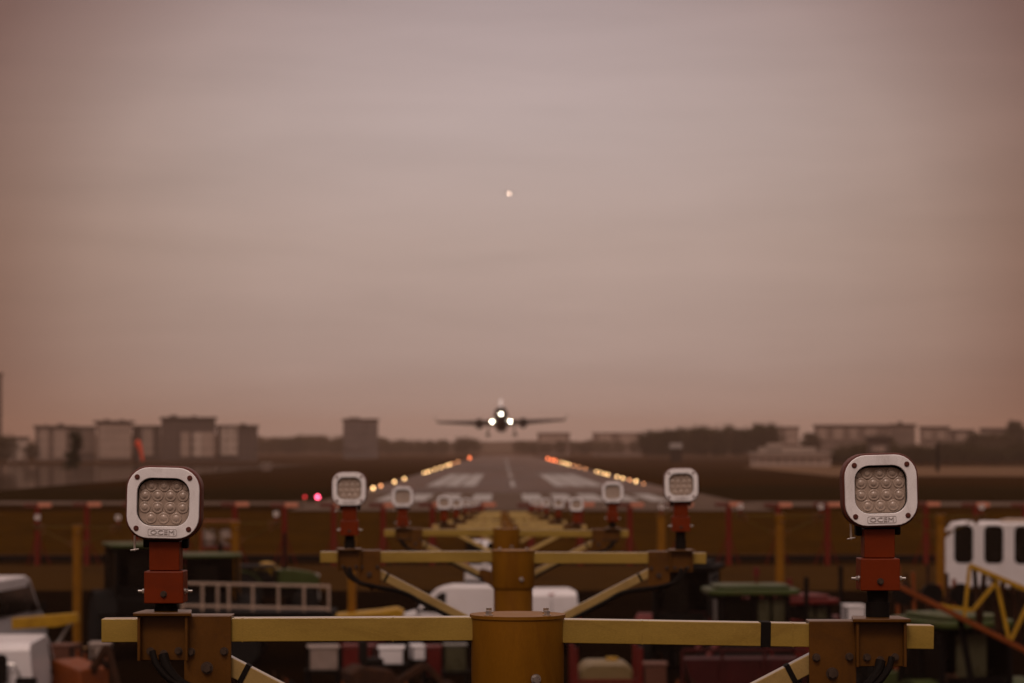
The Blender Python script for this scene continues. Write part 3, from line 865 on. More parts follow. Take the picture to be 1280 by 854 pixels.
def bus(label, loc, rz):
    t = thing('airport_bus', label, 'bus', loc, rz)
    L, W, H = 9.0, 2.5, 3.02
    m = MB()
    vs = m.prism([(-L / 2, 0.35), (-L / 2, H - 0.25), (-L / 2 + 0.25, H), (L / 2 - 0.3, H), (L / 2 - 0.02, H - 0.4), (L / 2, 0.35)], 'y', -W / 2, W / 2)
    m.build('body', VANW, t, bev=0.10, seg=3)
    for s in (-1, 1):
        for k in range(7):
            x = -L / 2 + 0.85 + k * 1.22
            mm = MB(); mm.prism(rrect(0.78, 1.55, 0.22, 5, x, 2.12), 'y', s * W / 2 - 0.02, s * W / 2 + 0.006)
            mm.build('window', GLASS, t)
        for wx in (-L / 2 + 1.7, L / 2 - 1.9):
            wheel(t, wx, s * (W / 2 - 0.14), 0.45, 0.28)
    m = MB(); m.prism(rrect(2.1, 1.5, 0.2, 5, 0, 1.95), 'x', L / 2 - 0.10, L / 2 + 0.012); m.build('windscreen', GLASS, t)
    m = MB(); m.prism(rrect(1.9, 1.3, 0.2, 5, 0, 2.02), 'x', -L / 2 - 0.012, -L / 2 + 0.05); m.build('rear_window', GLASS, t)
    m = MB(); m.box((0, 0, H + 0.05), (4.5, 1.6, 0.14)); m.build('roof_unit', RAILW, t, bev=0.04)
    return t


def tractor(label, loc, rz, roof=GREEN, hood=REDP, roofz=2.75, s=1.0, group='tractors in the yard', window=PALEGL, beacon=True, rt=1.0):
    t = thing('tractor', label, 'tractor', loc, rz, group)
    cw, cl = 1.55, 1.75                       # cab
    z0 = 1.05
    m = MB(); m.box((0.55, 0, 0.80), (3.1, 0.55, 0.42)); m.box((-0.55, 0, 0.75), (0.9, 1.7, 0.30)); m.build('chassis', CHASS, t, bev=0.03)
    m = MB()
    vs = m.prism([(0.55, 0.95), (0.55, 1.62), (1.1, 1.64), (1.95, 1.50), (2.12, 1.32), (2.12, 0.92)], 'y', -0.42, 0.42)
    m.build('bonnet', hood, t, bev=0.06, seg=3)
    m = MB(); m.box((2.125, 0, 1.16), (0.03, 0.6, 0.36)); m.build('grille', CHASS, t, bev=0.005)
    m = MB(); m.box((-0.45, 0, 1.22), (cl, cw, 0.40)); m.build('cab_floor', CHASS, t, bev=0.04)
    for sx in (-1, 1):
        for sy in (-1, 1):
            m = MB(); m.bar((-0.45 + sx * cl * 0.47, sy * cw * 0.47, 1.38), (-0.45 + sx * cl * 0.44, sy * cw * 0.46, roofz - 0.10), 0.09, 0.09); m.build('pillar', CHASS, t, bev=0.01)
    for sy in (-1, 1):
        for f0, f1 in ((-0.40, -0.045), (0.045, 0.20), (0.245, 0.40)):
            m = MB(); m.box((-0.45 + cl * (f0 + f1) / 2, sy * cw * 0.462, (1.62 + roofz - 0.24) / 2), (cl * (f1 - f0), 0.02, roofz - 0.24 - 1.62)); m.build('side_window', window if sy < 0 and f0 > 0 else GLASS, t)
        m = MB(); m.box((-0.45, sy * cw * 0.455, 1.51), (cl * 0.82, 0.02, 0.20)); m.build('door_panel', CHASS, t)
        m = MB(); m.box((-0.45, sy * (cw * 0.47 + 0.012), (1.40 + roofz) / 2 - 0.05), (0.06, 0.05, roofz - 1.55)); m.build('door_post', CHASS, t)
        m = MB()                               # curved rear mudguard
        pts = [(-0.85 + 0.86 * math.cos(a), 0.78 + 0.86 * math.sin(a)) for a in [PI * (0.12 + 0.76 * k / 10) for k in range(11)]]
        pts += [(-0.85 + 0.81 * math.cos(a), 0.78 + 0.81 * math.sin(a)) for a in [PI * (0.12 + 0.76 * k / 10) for k in range(10, -1, -1)]]
        m.prism(pts, 'y', sy * 0.99 - 0.24, sy * 0.99 + 0.24); m.build('mudguard', hood, t, bev=0.01)
        wheel(t, -0.85, sy * 1.0, 0.78, 0.42, rim=YELP); wheel(t, 1.55, sy * 0.80, 0.47, 0.28, rim=YELP)
        m = MB(); m.box((2.10, sy * 0.28, 1.40), (0.05, 0.16, 0.10)); m.build('headlight', HEADL, t, bev=0.015)
    m = MB(); m.box((0.39, 0, (1.62 + roofz - 0.16) / 2), (0.02, cw * 0.84, roofz - 0.16 - 1.62)); m.build('windscreen', GLASS, t)
    m = MB(); m.box((-1.265, 0, 1.55), (0.02, cw * 0.80, 0.28)); m.build('rear_panel', CHASS, t)
    m = MB(); m.box((-1.27, 0.12, (1.70 + roofz - 0.30) / 2), (0.02, cw * 0.42, roofz - 0.30 - 1.70)); m.build('rear_window', window, t)
    m = MB()
    if rt < 1:
        m.prism(rrect(cl + 0.25, cw + 0.15, 0.30, 5, -0.45, 0), 'z', roofz - 0.10, roofz - 0.02)
    else:
        m.prism(rrect(cl + 0.45, cw + 0.25, 0.30, 5, -0.45, 0), 'z', roofz - 0.16, roofz - 0.02)
        m.prism(rrect(cl + 0.05, cw - 0.15, 0.28, 5, -0.45, 0), 'z', roofz - 0.015, roofz + 0.07)
    rf = m.build('cab_roof', roof, t, bev=0.03 if rt < 1 else 0.05, seg=3)
    m = MB(); m.cyl((0.85, -0.3, 1.60), (0.85, -0.3, 2.95), 0.06, n=12); m.build('exhaust', CHASS, t)
    if beacon:
        m = MB(); m.cyl((-0.2, 0.62, roofz + 0.0), (-0.2, 0.62, roofz + 0.24), 0.03, n=8); m.cyl((-0.2, 0.62, roofz + 0.24), (-0.2, 0.62, roofz + 0.44), 0.085, 0.065, 12)
        m.build('beacon', REDP, t)
    t.scale = (s, s, s)
    return t


p = at(1330, 0, 103); bus('white airport bus with dark arched windows at the right edge', (p.x - 0.2, 103, 0), PI - 0.35)
p = at(948, 0, 60.5); tractor('tractor with wide pale green roof between the second mast and right lamp', (p.x + 0.25, 60.5, 0), 0.06, s=1.0, roofz=2.70, hood=REDP)
p = at(1172, 0, 49); tractor('green-roofed tractor in front, under the yellow boom on the right', (p.x + 0.1, 49.0, 0), PI / 2 + 0.35, roofz=2.78, hood=GREEN, beacon=False)
p = at(262, 0, 74); tractor('dark tractor with thin green roof behind the left lamp stem', (p.x, 74.0, 0), PI / 2 + 0.12, s=1.09, roofz=2.74, hood=CHASS, beacon=False, window=GLASS, rt=0.5)
p = at(178, 0, 73.5); tractor('darkest tractor left of the left lamp stem, big mudguards', (p.x - 0.1, 73.5, 0), PI / 2 + 0.3, s=1.22, roofz=2.72, hood=CHASS, beacon=False, window=GLASS, rt=0.5)
p = at(862, 0, 68); tractor('dark tractor with a greenish window behind the right lamp bracket', (p.x, 68.0, 0), PI / 2 - 0.25, roofz=2.95, hood=REDP, roof=CHASS, beacon=False, window=GLASS)
p = at(325, 0, 92); tractor('tractor with green bonnet behind the white guard rail', (p.x, 92.0, 0), 0.25, roofz=1.80, hood=GREEN, roof=CHASS, beacon=False, group='tractors in the yard', rt=0.5)
p = at(1046, 0, 66); tractor('red tractor half hidden behind the right lamp', (p.x - 0.8, 66.0, 0), 0.3, roofz=2.15, hood=REDP, roof=REDP, beacon=True)


# white side rails on a flatbed trailer on the left
d = 70.0
pl, pr = at(226, 0, d).x, at(412, 0, d).x
zt, zb = at(0, 729, d).z, at(0, 757, d).z
zd = zb - 0.16
t = thing('flatbed_trailer', 'dark flatbed trailer with a white ladder-like side rail behind the nearest beam', 'trailer', ((pl + pr) / 2, d, 0))
hw = (pr - pl) / 2
m = MB(); m.box((0, 0.9, zd - 0.10), (2 * hw + 0.2, 2.0, 0.18)); m.build('deck', CHASS, t, bev=0.02)
for name, z in (('top_rail', zt), ('lower_rail', zb)):
    for yy in (0.0,):
        m = MB(); m.bar((-hw, yy, z), (hw, yy, z - 0.09), 0.06, 0.075); m.build(name, RAILW, t, bev=0.01)
for px in (228, 253, 272, 286, 316, 348, 380, 411):
    x = at(px, 0, d).x - (pl + pr) / 2
    for yy in (0.01,):
        m = MB(); m.bar((x, yy, zd - 0.01), (x, yy, zt - 0.05), 0.07, 0.085); m.build('rail_post', RAILW, t, bev=0.01)
for wx in (-1.2, -0.3):
    for yy in (0.0, 1.8):
        wheel(t, wx, yy, 0.46, 0.24)
m = MB(); m.bar((hw, 0.9, zd - 0.2), (hw + 1.0, 0.9, 0.6), 0.1, 0.1); m.build('drawbar', CHASS, t)
m = MB(); m.bar((hw - 0.4, 0.2, zd - 0.15), (hw - 0.4, 0.2, 0.0), 0.09, 0.09); m.build('prop_leg', CHASS, t)


# yellow loader arm, far left
t = thing('loader', 'yellow loader arm reaching right from behind the white van', 'loader', (at(60, 0, 64).x, 64.0, 0))
m = MB(); m.prism([(-0.9, 1.72), (0.76, 1.86), (0.80, 1.62), (0.2, 1.50), (-0.9, 1.44)], 'y', -0.12, 0.12); m.build('arm', YELP, t, bev=0.02)
m = MB(); m.box((-0.35, 0, 0.72), (1.5, 1.3, 0.7)); m.build('body', CHASS, t, bev=0.05)
m = MB(); m.prism([(0.6, 0.15), (0.62, 0.75), (0.80, 0.85), (1.15, 0.25), (1.1, 0.12)], 'y', -0.7, 0.7); m.build('bucket', RUST, t, bev=0.02)
m = MB(); m.cyl((0.1, 0.2, 0.9), (0.55, 0.15, 1.56), 0.05, n=10); m.build('hydraulic_ram', STEEL, t)
for sx in (-0.75, 0.15):
    for sy in (-0.62, 0.62):
        wheel(t, sx, sy, 0.42, 0.28)


def crate(label, c, size, material, slats=True, group='boxes and crates in the yard', name='crate'):
    t = thing(name, label, 'crate', c, R.uniform(-0.2, 0.2), group)
    w, dd, h = size
    m = MB(); m.box((0, 0, h / 2), (w * 0.96, dd * 0.96, h * 0.98)); m.build('box', material, t, bev=0.02)
    for sx in (-1, 1):
        for sy in (-1, 1):
            m = MB(); m.box((sx * w * 0.47, sy * dd * 0.47, h / 2 + 0.01), (w * 0.08, dd * 0.08, h + 0.02)); m.build('corner_post', CHASS if material is not CHASS else RUST, t)
    m = MB(); m.box((0, 0, h + 0.03), (w, dd, 0.05)); m.build('lid', material, t, bev=0.01)
    return t


def on(px, y_top, d):
    p = at(px, y_top, d); return p.x, p.z


# stacked boxes low in the picture, under the nearest beam and by the corner van
def stackbox(label, px0, px1, ytop, d, h, material):
    x0, zt = on(px0, ytop, d); x1, _ = on(px1, ytop, d)
    zb = max(0.0, zt - h - 0.055)
    if zb > 0.05:                              # stands on a plain dark pallet rack
        tt = thing('rack', 'dark steel rack carrying the ' + label, 'rack', ((x0 + x1) / 2, d, 0), 0, 'dark racks in the yard')
        m = MB(); m.box((0, 0, zb - 0.04), (x1 - x0 + 0.1, 0.9, 0.08)); m.build('shelf', CHASS, tt, bev=0.01)
        for sx in (-1, 1):
            for sy in (-1, 1):
                m = MB(); m.box((sx * (x1 - x0) * 0.48, sy * 0.4, (zb - 0.08) / 2), (0.08, 0.08, zb - 0.08)); m.build('leg', CHASS, tt)
    return crate(label, ((x0 + x1) / 2, d, zb), (x1 - x0, 0.8, h), material)


PINKB = mat('faded_pink_box', (0.0800, 0.0300, 0.0175), 0.6, var=0.15, scale=4, spec=0.2)
PALEB = mat('pale_box', (0.2016, 0.1568, 0.1344), 0.55, var=0.12, scale=4, dirt=(0.14, 0.09, 0.06), dirt_amt=0.5)
stackbox('faded pink crate right of the white van in the corner', 64, 97, 805, 60, 0.42, PINKB)
stackbox('pale crate with a hose left of the left beam end', 112, 139, 803, 61, 0.55, PALEB)
stackbox('pale crate below the nearest beam, right of the left brace', 384, 424, 807, 62, 0.52, PALEB)
stackbox('white case between the red crates under the nearest beam', 472, 506, 808, 62.5, 0.36, VANW)
stackbox('small white case close to the centre mast under the beam', 513, 530, 806, 63, 0.30, VANW)
stackbox('large red crate under the nearest beam', 428, 470, 806, 63.5, 0.75, REDP)
stackbox('smaller red crate close to the centre mast', 531, 552, 807, 64, 0.70, REDP)
stackbox('grey-green crate touching the centre mast on the left', 554, 584, 805, 63, 0.6, PALEGL)
stackbox('white box just left of the right lamp foot', 1054, 1080, 756, 64, 0.40, VANW)
stackbox('tan crate right of the cream tank', 803, 834, 828, 56, 0.7, PINKB)

# orange mini digger under the beam
t = thing('mini_digger', 'rust-brown mini digger under the nearest beam', 'digger', (at(478, 0, 57).x, 57.0, 0), 0.3)
for sy in (-0.5, 0.5):
    m = MB(); m.prism(rrect(1.6, 0.44, 0.2, 5, 0, 0.23), 'y', sy - 0.14, sy + 0.14); m.build('track', TYRE, t, bev=0.01)
m = MB(); m.prism([(-0.8, 0.5), (-0.85, 1.0), (-0.6, 1.15), (0.1, 1.05), (0.3, 0.8), (0.3, 0.5)], 'y', -0.5, 0.5); m.build('body', RUST, t, bev=0.06, seg=3)
m = MB(); m.bar((0.3, 0, 0.7), (1.0, 0, 1.10), 0.14, 0.18); m.bar((1.0, 0, 1.10), (1.5, 0, 0.6), 0.12, 0.14); m.build('boom', RUST, t, bev=0.02)
m = MB(); m.prism([(1.4, 0.75), (1.62, 0.72), (1.68, 0.3), (1.3, 0.3), (1.22, 0.5)], 'y', -0.2, 0.2); m.build('bucket', RUST, t, bev=0.02)
m = MB(); m.box((-0.25, 0, 1.22), (0.45, 0.5, 0.16)); m.box((-0.45, 0, 1.45), (0.12, 0.48, 0.5)); m.build('seat', BLACK, t, bev=0.04)
t = thing('mini_digger', 'orange digger with dark arms beside the corner van', 'digger', (at(93, 0, 55).x, 55.0, 0), -0.5)
m = MB(); m.prism([(-0.5, 0.4), (-0.55, 1.30), (-0.2, 1.45), (0.5, 1.25), (0.6, 0.4)], 'y', -0.45, 0.45); m.build('body', ORAP, t, bev=0.06, seg=3)
for sy in (-0.5, 0.5):
    m = MB(); m.prism(rrect(1.5, 0.42, 0.2, 5, 0, 0.22), 'y', sy - 0.14, sy + 0.14); m.build('track', TYRE, t, bev=0.01)
m = MB(); m.bar((0.4, 0, 1.1), (0.9, 0, 1.75), 0.13, 0.16); m.bar((0.9, 0, 1.75), (1.2, 0, 0.8), 0.11, 0.13); m.build('boom', RUST, t, bev=0.02)

# yellow dome-topped roller and yellow boat-shaped trailer body behind the guard rail
t = thing('road_roller', 'yellow machine with a rounded dome behind the white guard rail', 'roller', (at(332, 0, 95).x, 95.5, 0), 0.1)
m = MB(); m.prism([(-0.62 + 0.0, 0.9)] + [(0.62 * math.cos(a), 0.95 + 0.78 * math.sin(a)) for a in [PI - PI * k / 12 for k in range(13)]] + [(0.62, 0.9)], 'y', -0.7, 0.7); m.build('dome', YELP, t, bev=0.04)
m = MB(); m.box((0.3, 0, 0.62), (2.6, 1.3, 0.56)); m.build('chassis', RUST, t, bev=0.05)
for sx in (-1.0, 1.5):
    m = MB(); m.cyl((sx, -0.7, 0.5), (sx, 0.7, 0.5), 0.5, n=28); m.build('drum', STEEL, t)
t = thing('trailer', 'low yellow boat-shaped trailer left of the white van', 'trailer', (at(462, 0, 76).x, 76.0, 0), 0.05)
m = MB(); m.prism([(-1.05, 0.95), (-1.0, 1.05), (0.3, 1.16), (0.85, 1.24), (1.05, 1.14), (0.95, 0.86), (-0.6, 0.75)], 'y', -0.6, 0.6); m.build('body', YELP, t, bev=0.04)
m = MB(); m.box((-0.1, 0, 0.66), (1.9, 0.9, 0.10)); m.build('frame', CHASS, t)
for sy in (-0.62, 0.62):
    wheel(t, 0.0, sy, 0.33, 0.18)
m = MB(); m.bar((0.9, 0, 0.66), (1.7, 0, 0.5), 0.08, 0.08); m.build('drawbar', CHASS, t)

# orange rack with two white drums behind the left lamp
t = thing('drum_rack', 'orange steel rack behind the left lamp', 'rack', (at(276, 0, 98).x, 98, 0), 0.0)
for sx in (-0.72, 0.66):
    for sy in (-0.4, 0.4):
        m = MB(); m.box((sx, sy, 1.62), (0.12, 0.1, 3.24)); m.build('post', ORAP, t, bev=0.01)
for z in (2.18, 3.20):
    m = MB(); m.box((-0.03, 0, z), (1.24, 0.9, 0.09)); m.build('shelf', ORAP if z > 3 else REDP, t, bev=0.01)
for k, px in enumerate((262, 283)):
    x = at(px, 0, 98).x
    o = thing('drum', '%s white drum in the orange rack behind the left lamp' % ('left' if k == 0 else 'right'), 'drum', (x, 98, 2.227), 0, 'white drums in the rack')
    m = MB(); m.lathe([(0, 0.26), (0.03, 0.28), (0.28, 0.28), (0.30, 0.29), (0.32, 0.28), (0.62, 0.28), (0.66, 0.25)], 'z', 24); m.build('barrel', PALEB, o)
    m = MB(); m.lathe([(0.662, 0.24), (0.69, 0.20)], 'z', 24); m.build('lid', RUST, o)

# cream tank in a red steel frame, right of the centre mast
t = thing('tank_frame', 'red steel frame round the cream tank right of the centre mast', 'frame', (at(757, 0, 52).x, 52, 0), 0.04)
w = 0.66
for sx in (-1, 1):
    for sy in (-1, 1):
        m = MB(); m.box((sx * w, sy * 0.6, 0.98), (0.10, 0.10, 1.96)); m.build('post', REDP, t, bev=0.01)
for z in (0.5, 1.28):
    for sy in (-1, 1):
        m = MB(); m.box((0, sy * 0.6, z), (2 * w - 0.104, 0.07, 0.08)); m.build('rail', REDP, t)
for sy in (-1, 1):
    m = MB(); m.box((0, sy * 0.6, 0.12), (2 * w - 0.104, 0.08, 0.10)); m.build('rail', REDP, t)
m = MB(); m.box((0, 0, 0.13), (1.2, 1.1, 0.06)); m.build('floor', CHASS, t)
o = thing('liquid_tank', 'rounded cream tank standing inside the red steel frame', 'tank', (at(757, 0, 52).x - 0.02, 52, 0.162), 0.04)
m = MB(); m.prism(rrect(1.10, 1.48, 0.26, 6, 0, 0.76), 'y', -0.48, 0.48); m.build('tank', CREAM, o, bev=0.10, seg=4)
m = MB(); m.cyl((0.15, 0, 1.49), (0.15, 0, 1.56), 0.13, n=20); m.build('filler_cap', YELP, o)

# dark red machine low on the right
t = thing('seed_drill', 'dark red farm implement low under the right beam', 'implement', (at(925, 0, 54).x, 54, 0), 0.05)
DKRED = mat('dark_red', (0.0336, 0.0034, 0.0034), 0.6, var=0.3, scale=3, spec=0.15)
m = MB(); m.prism([(-0.75, 0.6), (-0.95, 1.55), (0.95, 1.55), (0.75, 0.6)], 'y', -0.4, 0.4)
for v in m.bm.verts:
    v.co.x *= 1.3
m.build('hopper', DKRED, t, bev=0.03)
for k in range(9):
    x = -1.2 + 0.3 * k
    m = MB(); m.bar((x, 0.1, 0.62), (x, 0.35, 0.04), 0.05, 0.05); m.build('coulter', RUST, t)
m = MB(); m.bar((-1.3, -0.5, 1.75), (1.3, -0.5, 1.75), 0.07, 0.07)
for x in (-1.3, -0.45, 0.45, 1.3):
    m.bar((x, -0.5, 0.5), (x, -0.5, 1.75), 0.06, 0.06)
m.bar((-1.3, -0.5, 0.52), (1.3, -0.5, 0.52), 0.08, 0.08)
m.build('guard_frame', DKRED, t)
for sy in (-1.45, 1.45):
    wheel(t, 0, 0, 0.45, 0.2) if False else None
for sx in (-1.45, 1.45):
    m = MB(); m.lathe([(-0.1, 0.3), (-0.1, 0.46), (0.1, 0.46), (0.1, 0.3)], 'x', 24, (sx, 0.1, 0.46)); m.build('wheel', TYRE, t)

c_ = copy_tree(t)
c_.location = (at(452, 0, 68).x, 68.0, 0); c_.scale = (0.55, 0.8, 0.85); c_.rotation_euler = (0, 0, 0.25)
c_['label'] = 'dark red farm implement low under the left beam, behind the pale crate'; c_['group'] = t['group'] = 'dark red farm implements'
c_ = copy_tree(t)
c_.location = (at(1052, 0, 50).x, 50.0, 0); c_.scale = (0.5, 0.8, 0.72); c_.rotation_euler = (0, 0, -0.3)
c_['label'] = 'dark red farm implement behind the right brace plate'; c_['group'] = t['group']

# yellow lattice boom across the lower right
t = thing('lattice_boom', 'yellow lattice boom slanting down across the lower right corner', 'crane boom', (0, 0, 0))
d = 44.0
def bp_(px, y, dd=0.0):
    q = at(px, y, d + dd); return q
for dd in (-0.28, 0.28):
    lo0, lo1 = bp_(1120, 731, dd), bp_(1330, 838, dd)
    m = MB(); m.bar(lo0, lo1, 0.075, 0.095); m.build('lower_chord', ORAP if dd < 0 else RUST, t, bev=0.01)
    up0, up1 = bp_(1212, 707, dd), bp_(1330, 757, dd)
    m = MB(); m.bar(up0, up1, 0.07, 0.085); m.build('upper_chord', YELP, t, bev=0.01)
    for a, b2 in (((1212, 707), (1205, 774)), ((1245, 728), (1216, 763)), ((1216, 763), (1172, 757)), ((1245, 726), (1262, 803)), ((1290, 745), (1262, 803)), ((1290, 745), (1310, 828)), ((1172, 757), (1150, 746))):
        m = MB(); m.bar(bp_(*a, dd), bp_(*b2, dd), 0.055, 0.065); m.build('lattice_bar', YELP, t)
for k in range(9):
    px = 1218 + 12 * k
    ya, yb = 709 + (px - 1212) * 0.42, 778 + (px - 1212) * 0.51
    m = MB(); m.bar(bp_(px, ya, 0.0), bp_(px + 5 * (-1) ** k, yb, 0.0), 0.07, 0.09); m.build('inner_bar', RUST, t)
for px, y in ((1150, 746), (1205, 774), (1262, 803), (1310, 828), (1222, 711), (1290, 742)):
    m = MB(); m.bar(bp_(px, y, -0.28), bp_(px, y, 0.28), 0.06, 0.06); m.build('cross_bar', YELP, t)
x0 = bp_(1320, 830).x
m = MB(); m.box((x0 + 0.3, d, 0.9), (1.3, 1.4, 1.8)); m.build('turntable', CHASS, t, bev=0.05)
m = MB(); m.bar(bp_(1200, 773), (bp_(1240, 0).x, d, 0.0), 0.10, 0.10); m.build('rest_leg', CHASS, t)

# rusty harrow behind the boom
t = thing('harrow', 'rusty folded harrow with upright tines left of the white bus', 'implement', (at(1165, 0, 62).x, 62, 0), -0.1)
for z in (0.4, 1.4, 2.3):
    m = MB(); m.box((0, 0, z), (1.9, 0.12, 0.12)); m.build('frame_bar', RUST, t, bev=0.01)
for k in range(8):
    x = -0.88 + 0.25 * k
    m = MB(); m.bar((x, -0.08, 0.0), (x + R.uniform(-0.1, 0.1), -0.10, R.uniform(2.5, 3.2)), 0.09, 0.11); m.build('tine', RUST if k % 2 else ORAP, t)
for k in range(3):
    m = MB(); m.cyl((-0.7 + 0.7 * k, -0.2, 2.45), (-0.7 + 0.7 * k, 0.15, 2.45), 0.26, n=20); m.build('disc', CHASS, t)

HARROW = t
for px, dd, k, rz, lab in ((448, 51, 0.42, 0.3, 'small rusty harrow below the nearest beam, left of the rust-brown digger'),
                           (530, 50, 0.44, -0.25, 'small rusty harrow below the nearest beam, next to the centre mast'),
                           (118, 56, 0.5, 0.5, 'rusty harrow in the dark below the left beam end'),
                           (345, 53, 0.42, 0.1, 'rusty harrow in the shade under the left brace'),
                           (1235, 40, 0.36, 0.2, 'small rusty harrow in the bottom right corner under the boom'),
                           (870, 50, 0.45, -0.4, 'rusty harrow standing left of the dark red farm implement')):
    c_ = copy_tree(HARROW)
    c_.location = (at(px, 0, dd).x, dd, 0); c_.scale = (k, k, k); c_.rotation_euler = (0, 0, rz)
    c_['label'] = lab; c_['group'] = 'rusty harrows in the yard'
HARROW['group'] = 'rusty harrows in the yard'

# ------------------------------------------------------------------ aircraft
def make_plane(label, loc, pitch, roll, glow, cat='aeroplane'):
    t = thing('airliner', label, cat, loc, 0)
    m = MB()
    m.lathe([(-18.0, 0.05), (-17.6, 0.45), (-16.8, 0.85), (-15.6, 1.20), (-14.0, 1.42), (-12, 1.5), (6, 1.5), (10, 1.32), (14, 0.85), (17.2, 0.35), (18, 0.12)], 'y', 28)
    for v in m.bm.verts:
        if v.co.y > 6:
            v.co.z += (v.co.y - 6) * 0.07
        if v.co.y < -14:
            v.co.z -= (-14 - v.co.y) * 0.10
    m.build('fuselage', NAVY, t, ang=60)
    m = MB(); m.prism([(-0.85, 0.62), (0.85, 0.62), (0.62, 0.98), (-0.62, 0.98)], 'y', -16.1, -15.4)
    for v in m.bm.verts:
        if v.co.y < -16:
            v.co.z -= 0.16; v.co.x *= 0.85
    m.build('cockpit_window', GLASS, t)
    m = MB(); m.lathe([(-6, 0.3), (-5, 1.1), (-2, 1.45), (3, 1.4), (6, 0.4)], 'y', 20, (0, 0, -0.75)); m.build('wing_fairing', NAVY, t, ang=60)
    for s in (-1, 1):
        m = MB()
        secs = [(1.2, -4.2, 5.6, -0.75, 1.15), (5.2, -1.6, 3.4, -0.5, 1.05), (14.2, 2.9, 1.5, 0.40, 0.46)]
        rings = []
        for x, y0, ch, z, th in secs:
            pr = [(0, 0), (0.06, 0.45), (0.3, 0.6), (0.65, 0.35), (1, 0.02), (0.65, -0.25), (0.3, -0.4), (0.06, -0.35)]
            rings.append([m.bm.verts.new((s * x, y0 + ch * u, z + th * w)) for u, w in pr])
        for a, b2 in zip(rings, rings[1:]):
            for k in range(8):
                m.bm.faces.new((a[k], a[(k + 1) % 8], b2[(k + 1) % 8], b2[k]))
        m.bm.faces.new(rings[0]); m.bm.faces.new(rings[-1])
        w = m.build('wing', WING, t, ang=60)
        m = MB()
        m.prism([(2.7, 0.27), (3.9, 0.27), (4.6, 1.75), (4.1, 1.75)], 'x', s * 14.2 - 0.08, s * 14.2 + 0.08)
        for v in m.bm.verts:
            v.co.x += s * (v.co.z - 0.27) * 0.42
        m.build('winglet', WING, w)
        m = MB(); m.lathe([(-4.6, 0.80), (-4.9, 0.92), (-4.6, 1.02), (-3.0, 1.05), (-1.2, 0.90), (-0.4, 0.55)], 'y', 24, (s * 4.8, 0, -0.95)); en = m.build('engine', NAVY, t, ang=50)
        m = MB(); m.lathe([(-4.7, 0.12), (-4.45, 0.70), (-4.4, 0.70)], 'y', 20, (s * 4.8, 0, -0.95)); m.build('fan', CHASS, en)
        m = MB(); m.box((s * 4.6, -2.0, -0.6), (0.3, 2.2, 0.75)); m.build('pylon', NAVY, t)
        m = MB()
        m.prism([(13.2, 1.1), (15.2, 1.1), (17.1, 1.35), (16.2, 1.35)], 'x', 0, 0.12) if False else None
        rg = []
        for x, y0, ch, z in ((0.4, 13.6, 3.0, 1.05), (5.6, 16.6, 1.3, 1.65)):
            rg.append([m.bm.verts.new((s * x, y0 + ch * u, z + 0.16 * w2)) for u, w2 in ((0, 0), (0.3, 1), (1, 0), (0.3, -1))])
        for k in range(4):
            m.bm.faces.new((rg[0][k], rg[0][(k + 1) % 4], rg[1][(k + 1) % 4], rg[1][k]))
        m.bm.faces.new(rg[0]); m.bm.faces.new(rg[1])
        m.build('tailplane', WING, t)
        m = MB(); m.cyl((s * 2.97, 0.8, -1.0), (s * 2.97, 0.8, -3.0), 0.13, n=10); m.bar((s * 2.97, 0.8, -1.7), (s * 2.0, 0.8, -0.9), 0.09, 0.09)
        g = m.build('main_gear', CHASS, t)
        for dx in (-0.28, 0.28):
            m = MB(); m.lathe([(-0.14, 0.2), (-0.14, 0.47), (0.14, 0.47), (0.14, 0.2)], 'x', 20, (s * 2.97 + dx, 0.8, -3.0)); m.build('wheel', TYRE, g)
        m = MB(); m.sph((s * 2.0, -4.6, -0.68), 0.19, 16, 10); m.build('landing_light', glow, t)
    m = MB(); m.prism([(11.2, 1.6), (15.0, 6.9), (17.6, 6.9), (17.6, 1.5)], 'x', -0.5, 0.5)
    for v in m.bm.verts:
        if v.co.z > 4:
            v.co.x *= 0.6
    m.build('fin', FINW, t, bev=0.05)
    m = MB(); m.cyl((0, -13.6, -1.2), (0, -13.4, -2.5), 0.09, n=10); g = m.build('nose_gear', CHASS, t)
    for dx in (-0.2, 0.2):
        m = MB(); m.lathe([(-0.09, 0.15), (-0.09, 0.32), (0.09, 0.32), (0.09, 0.15)], 'x', 18, (dx, -13.4, -2.6)); m.build('wheel', TYRE, g)
    m = MB(); m.sph((0, -17.8, -0.66), 0.165, 16, 10); m.build('landing_light', glow, t)
    t.rotation_euler = (pitch, roll, 0)
    return t


pp = at(626.5, 526.5, 560)
make_plane('airliner with landing lights lit climbing from the runway, head on', pp, math.radians(-6.5), math.radians(-1.2), LAMPW)
pp = at(636.5, 241, 5200)
t = make_plane('far-off aircraft high in the sky, only its glowing light showing', pp, math.radians(3), 0, LAMPS)
for ch in t.children:
    if ch.name.startswith('landing_light'):
        ch.scale = (1, 1, 1)
m = MB(); m.sph((0, -6, -1.2), 1.6, 16, 10, (1, 1, 1)); m.build('landing_light', LAMPS, t)

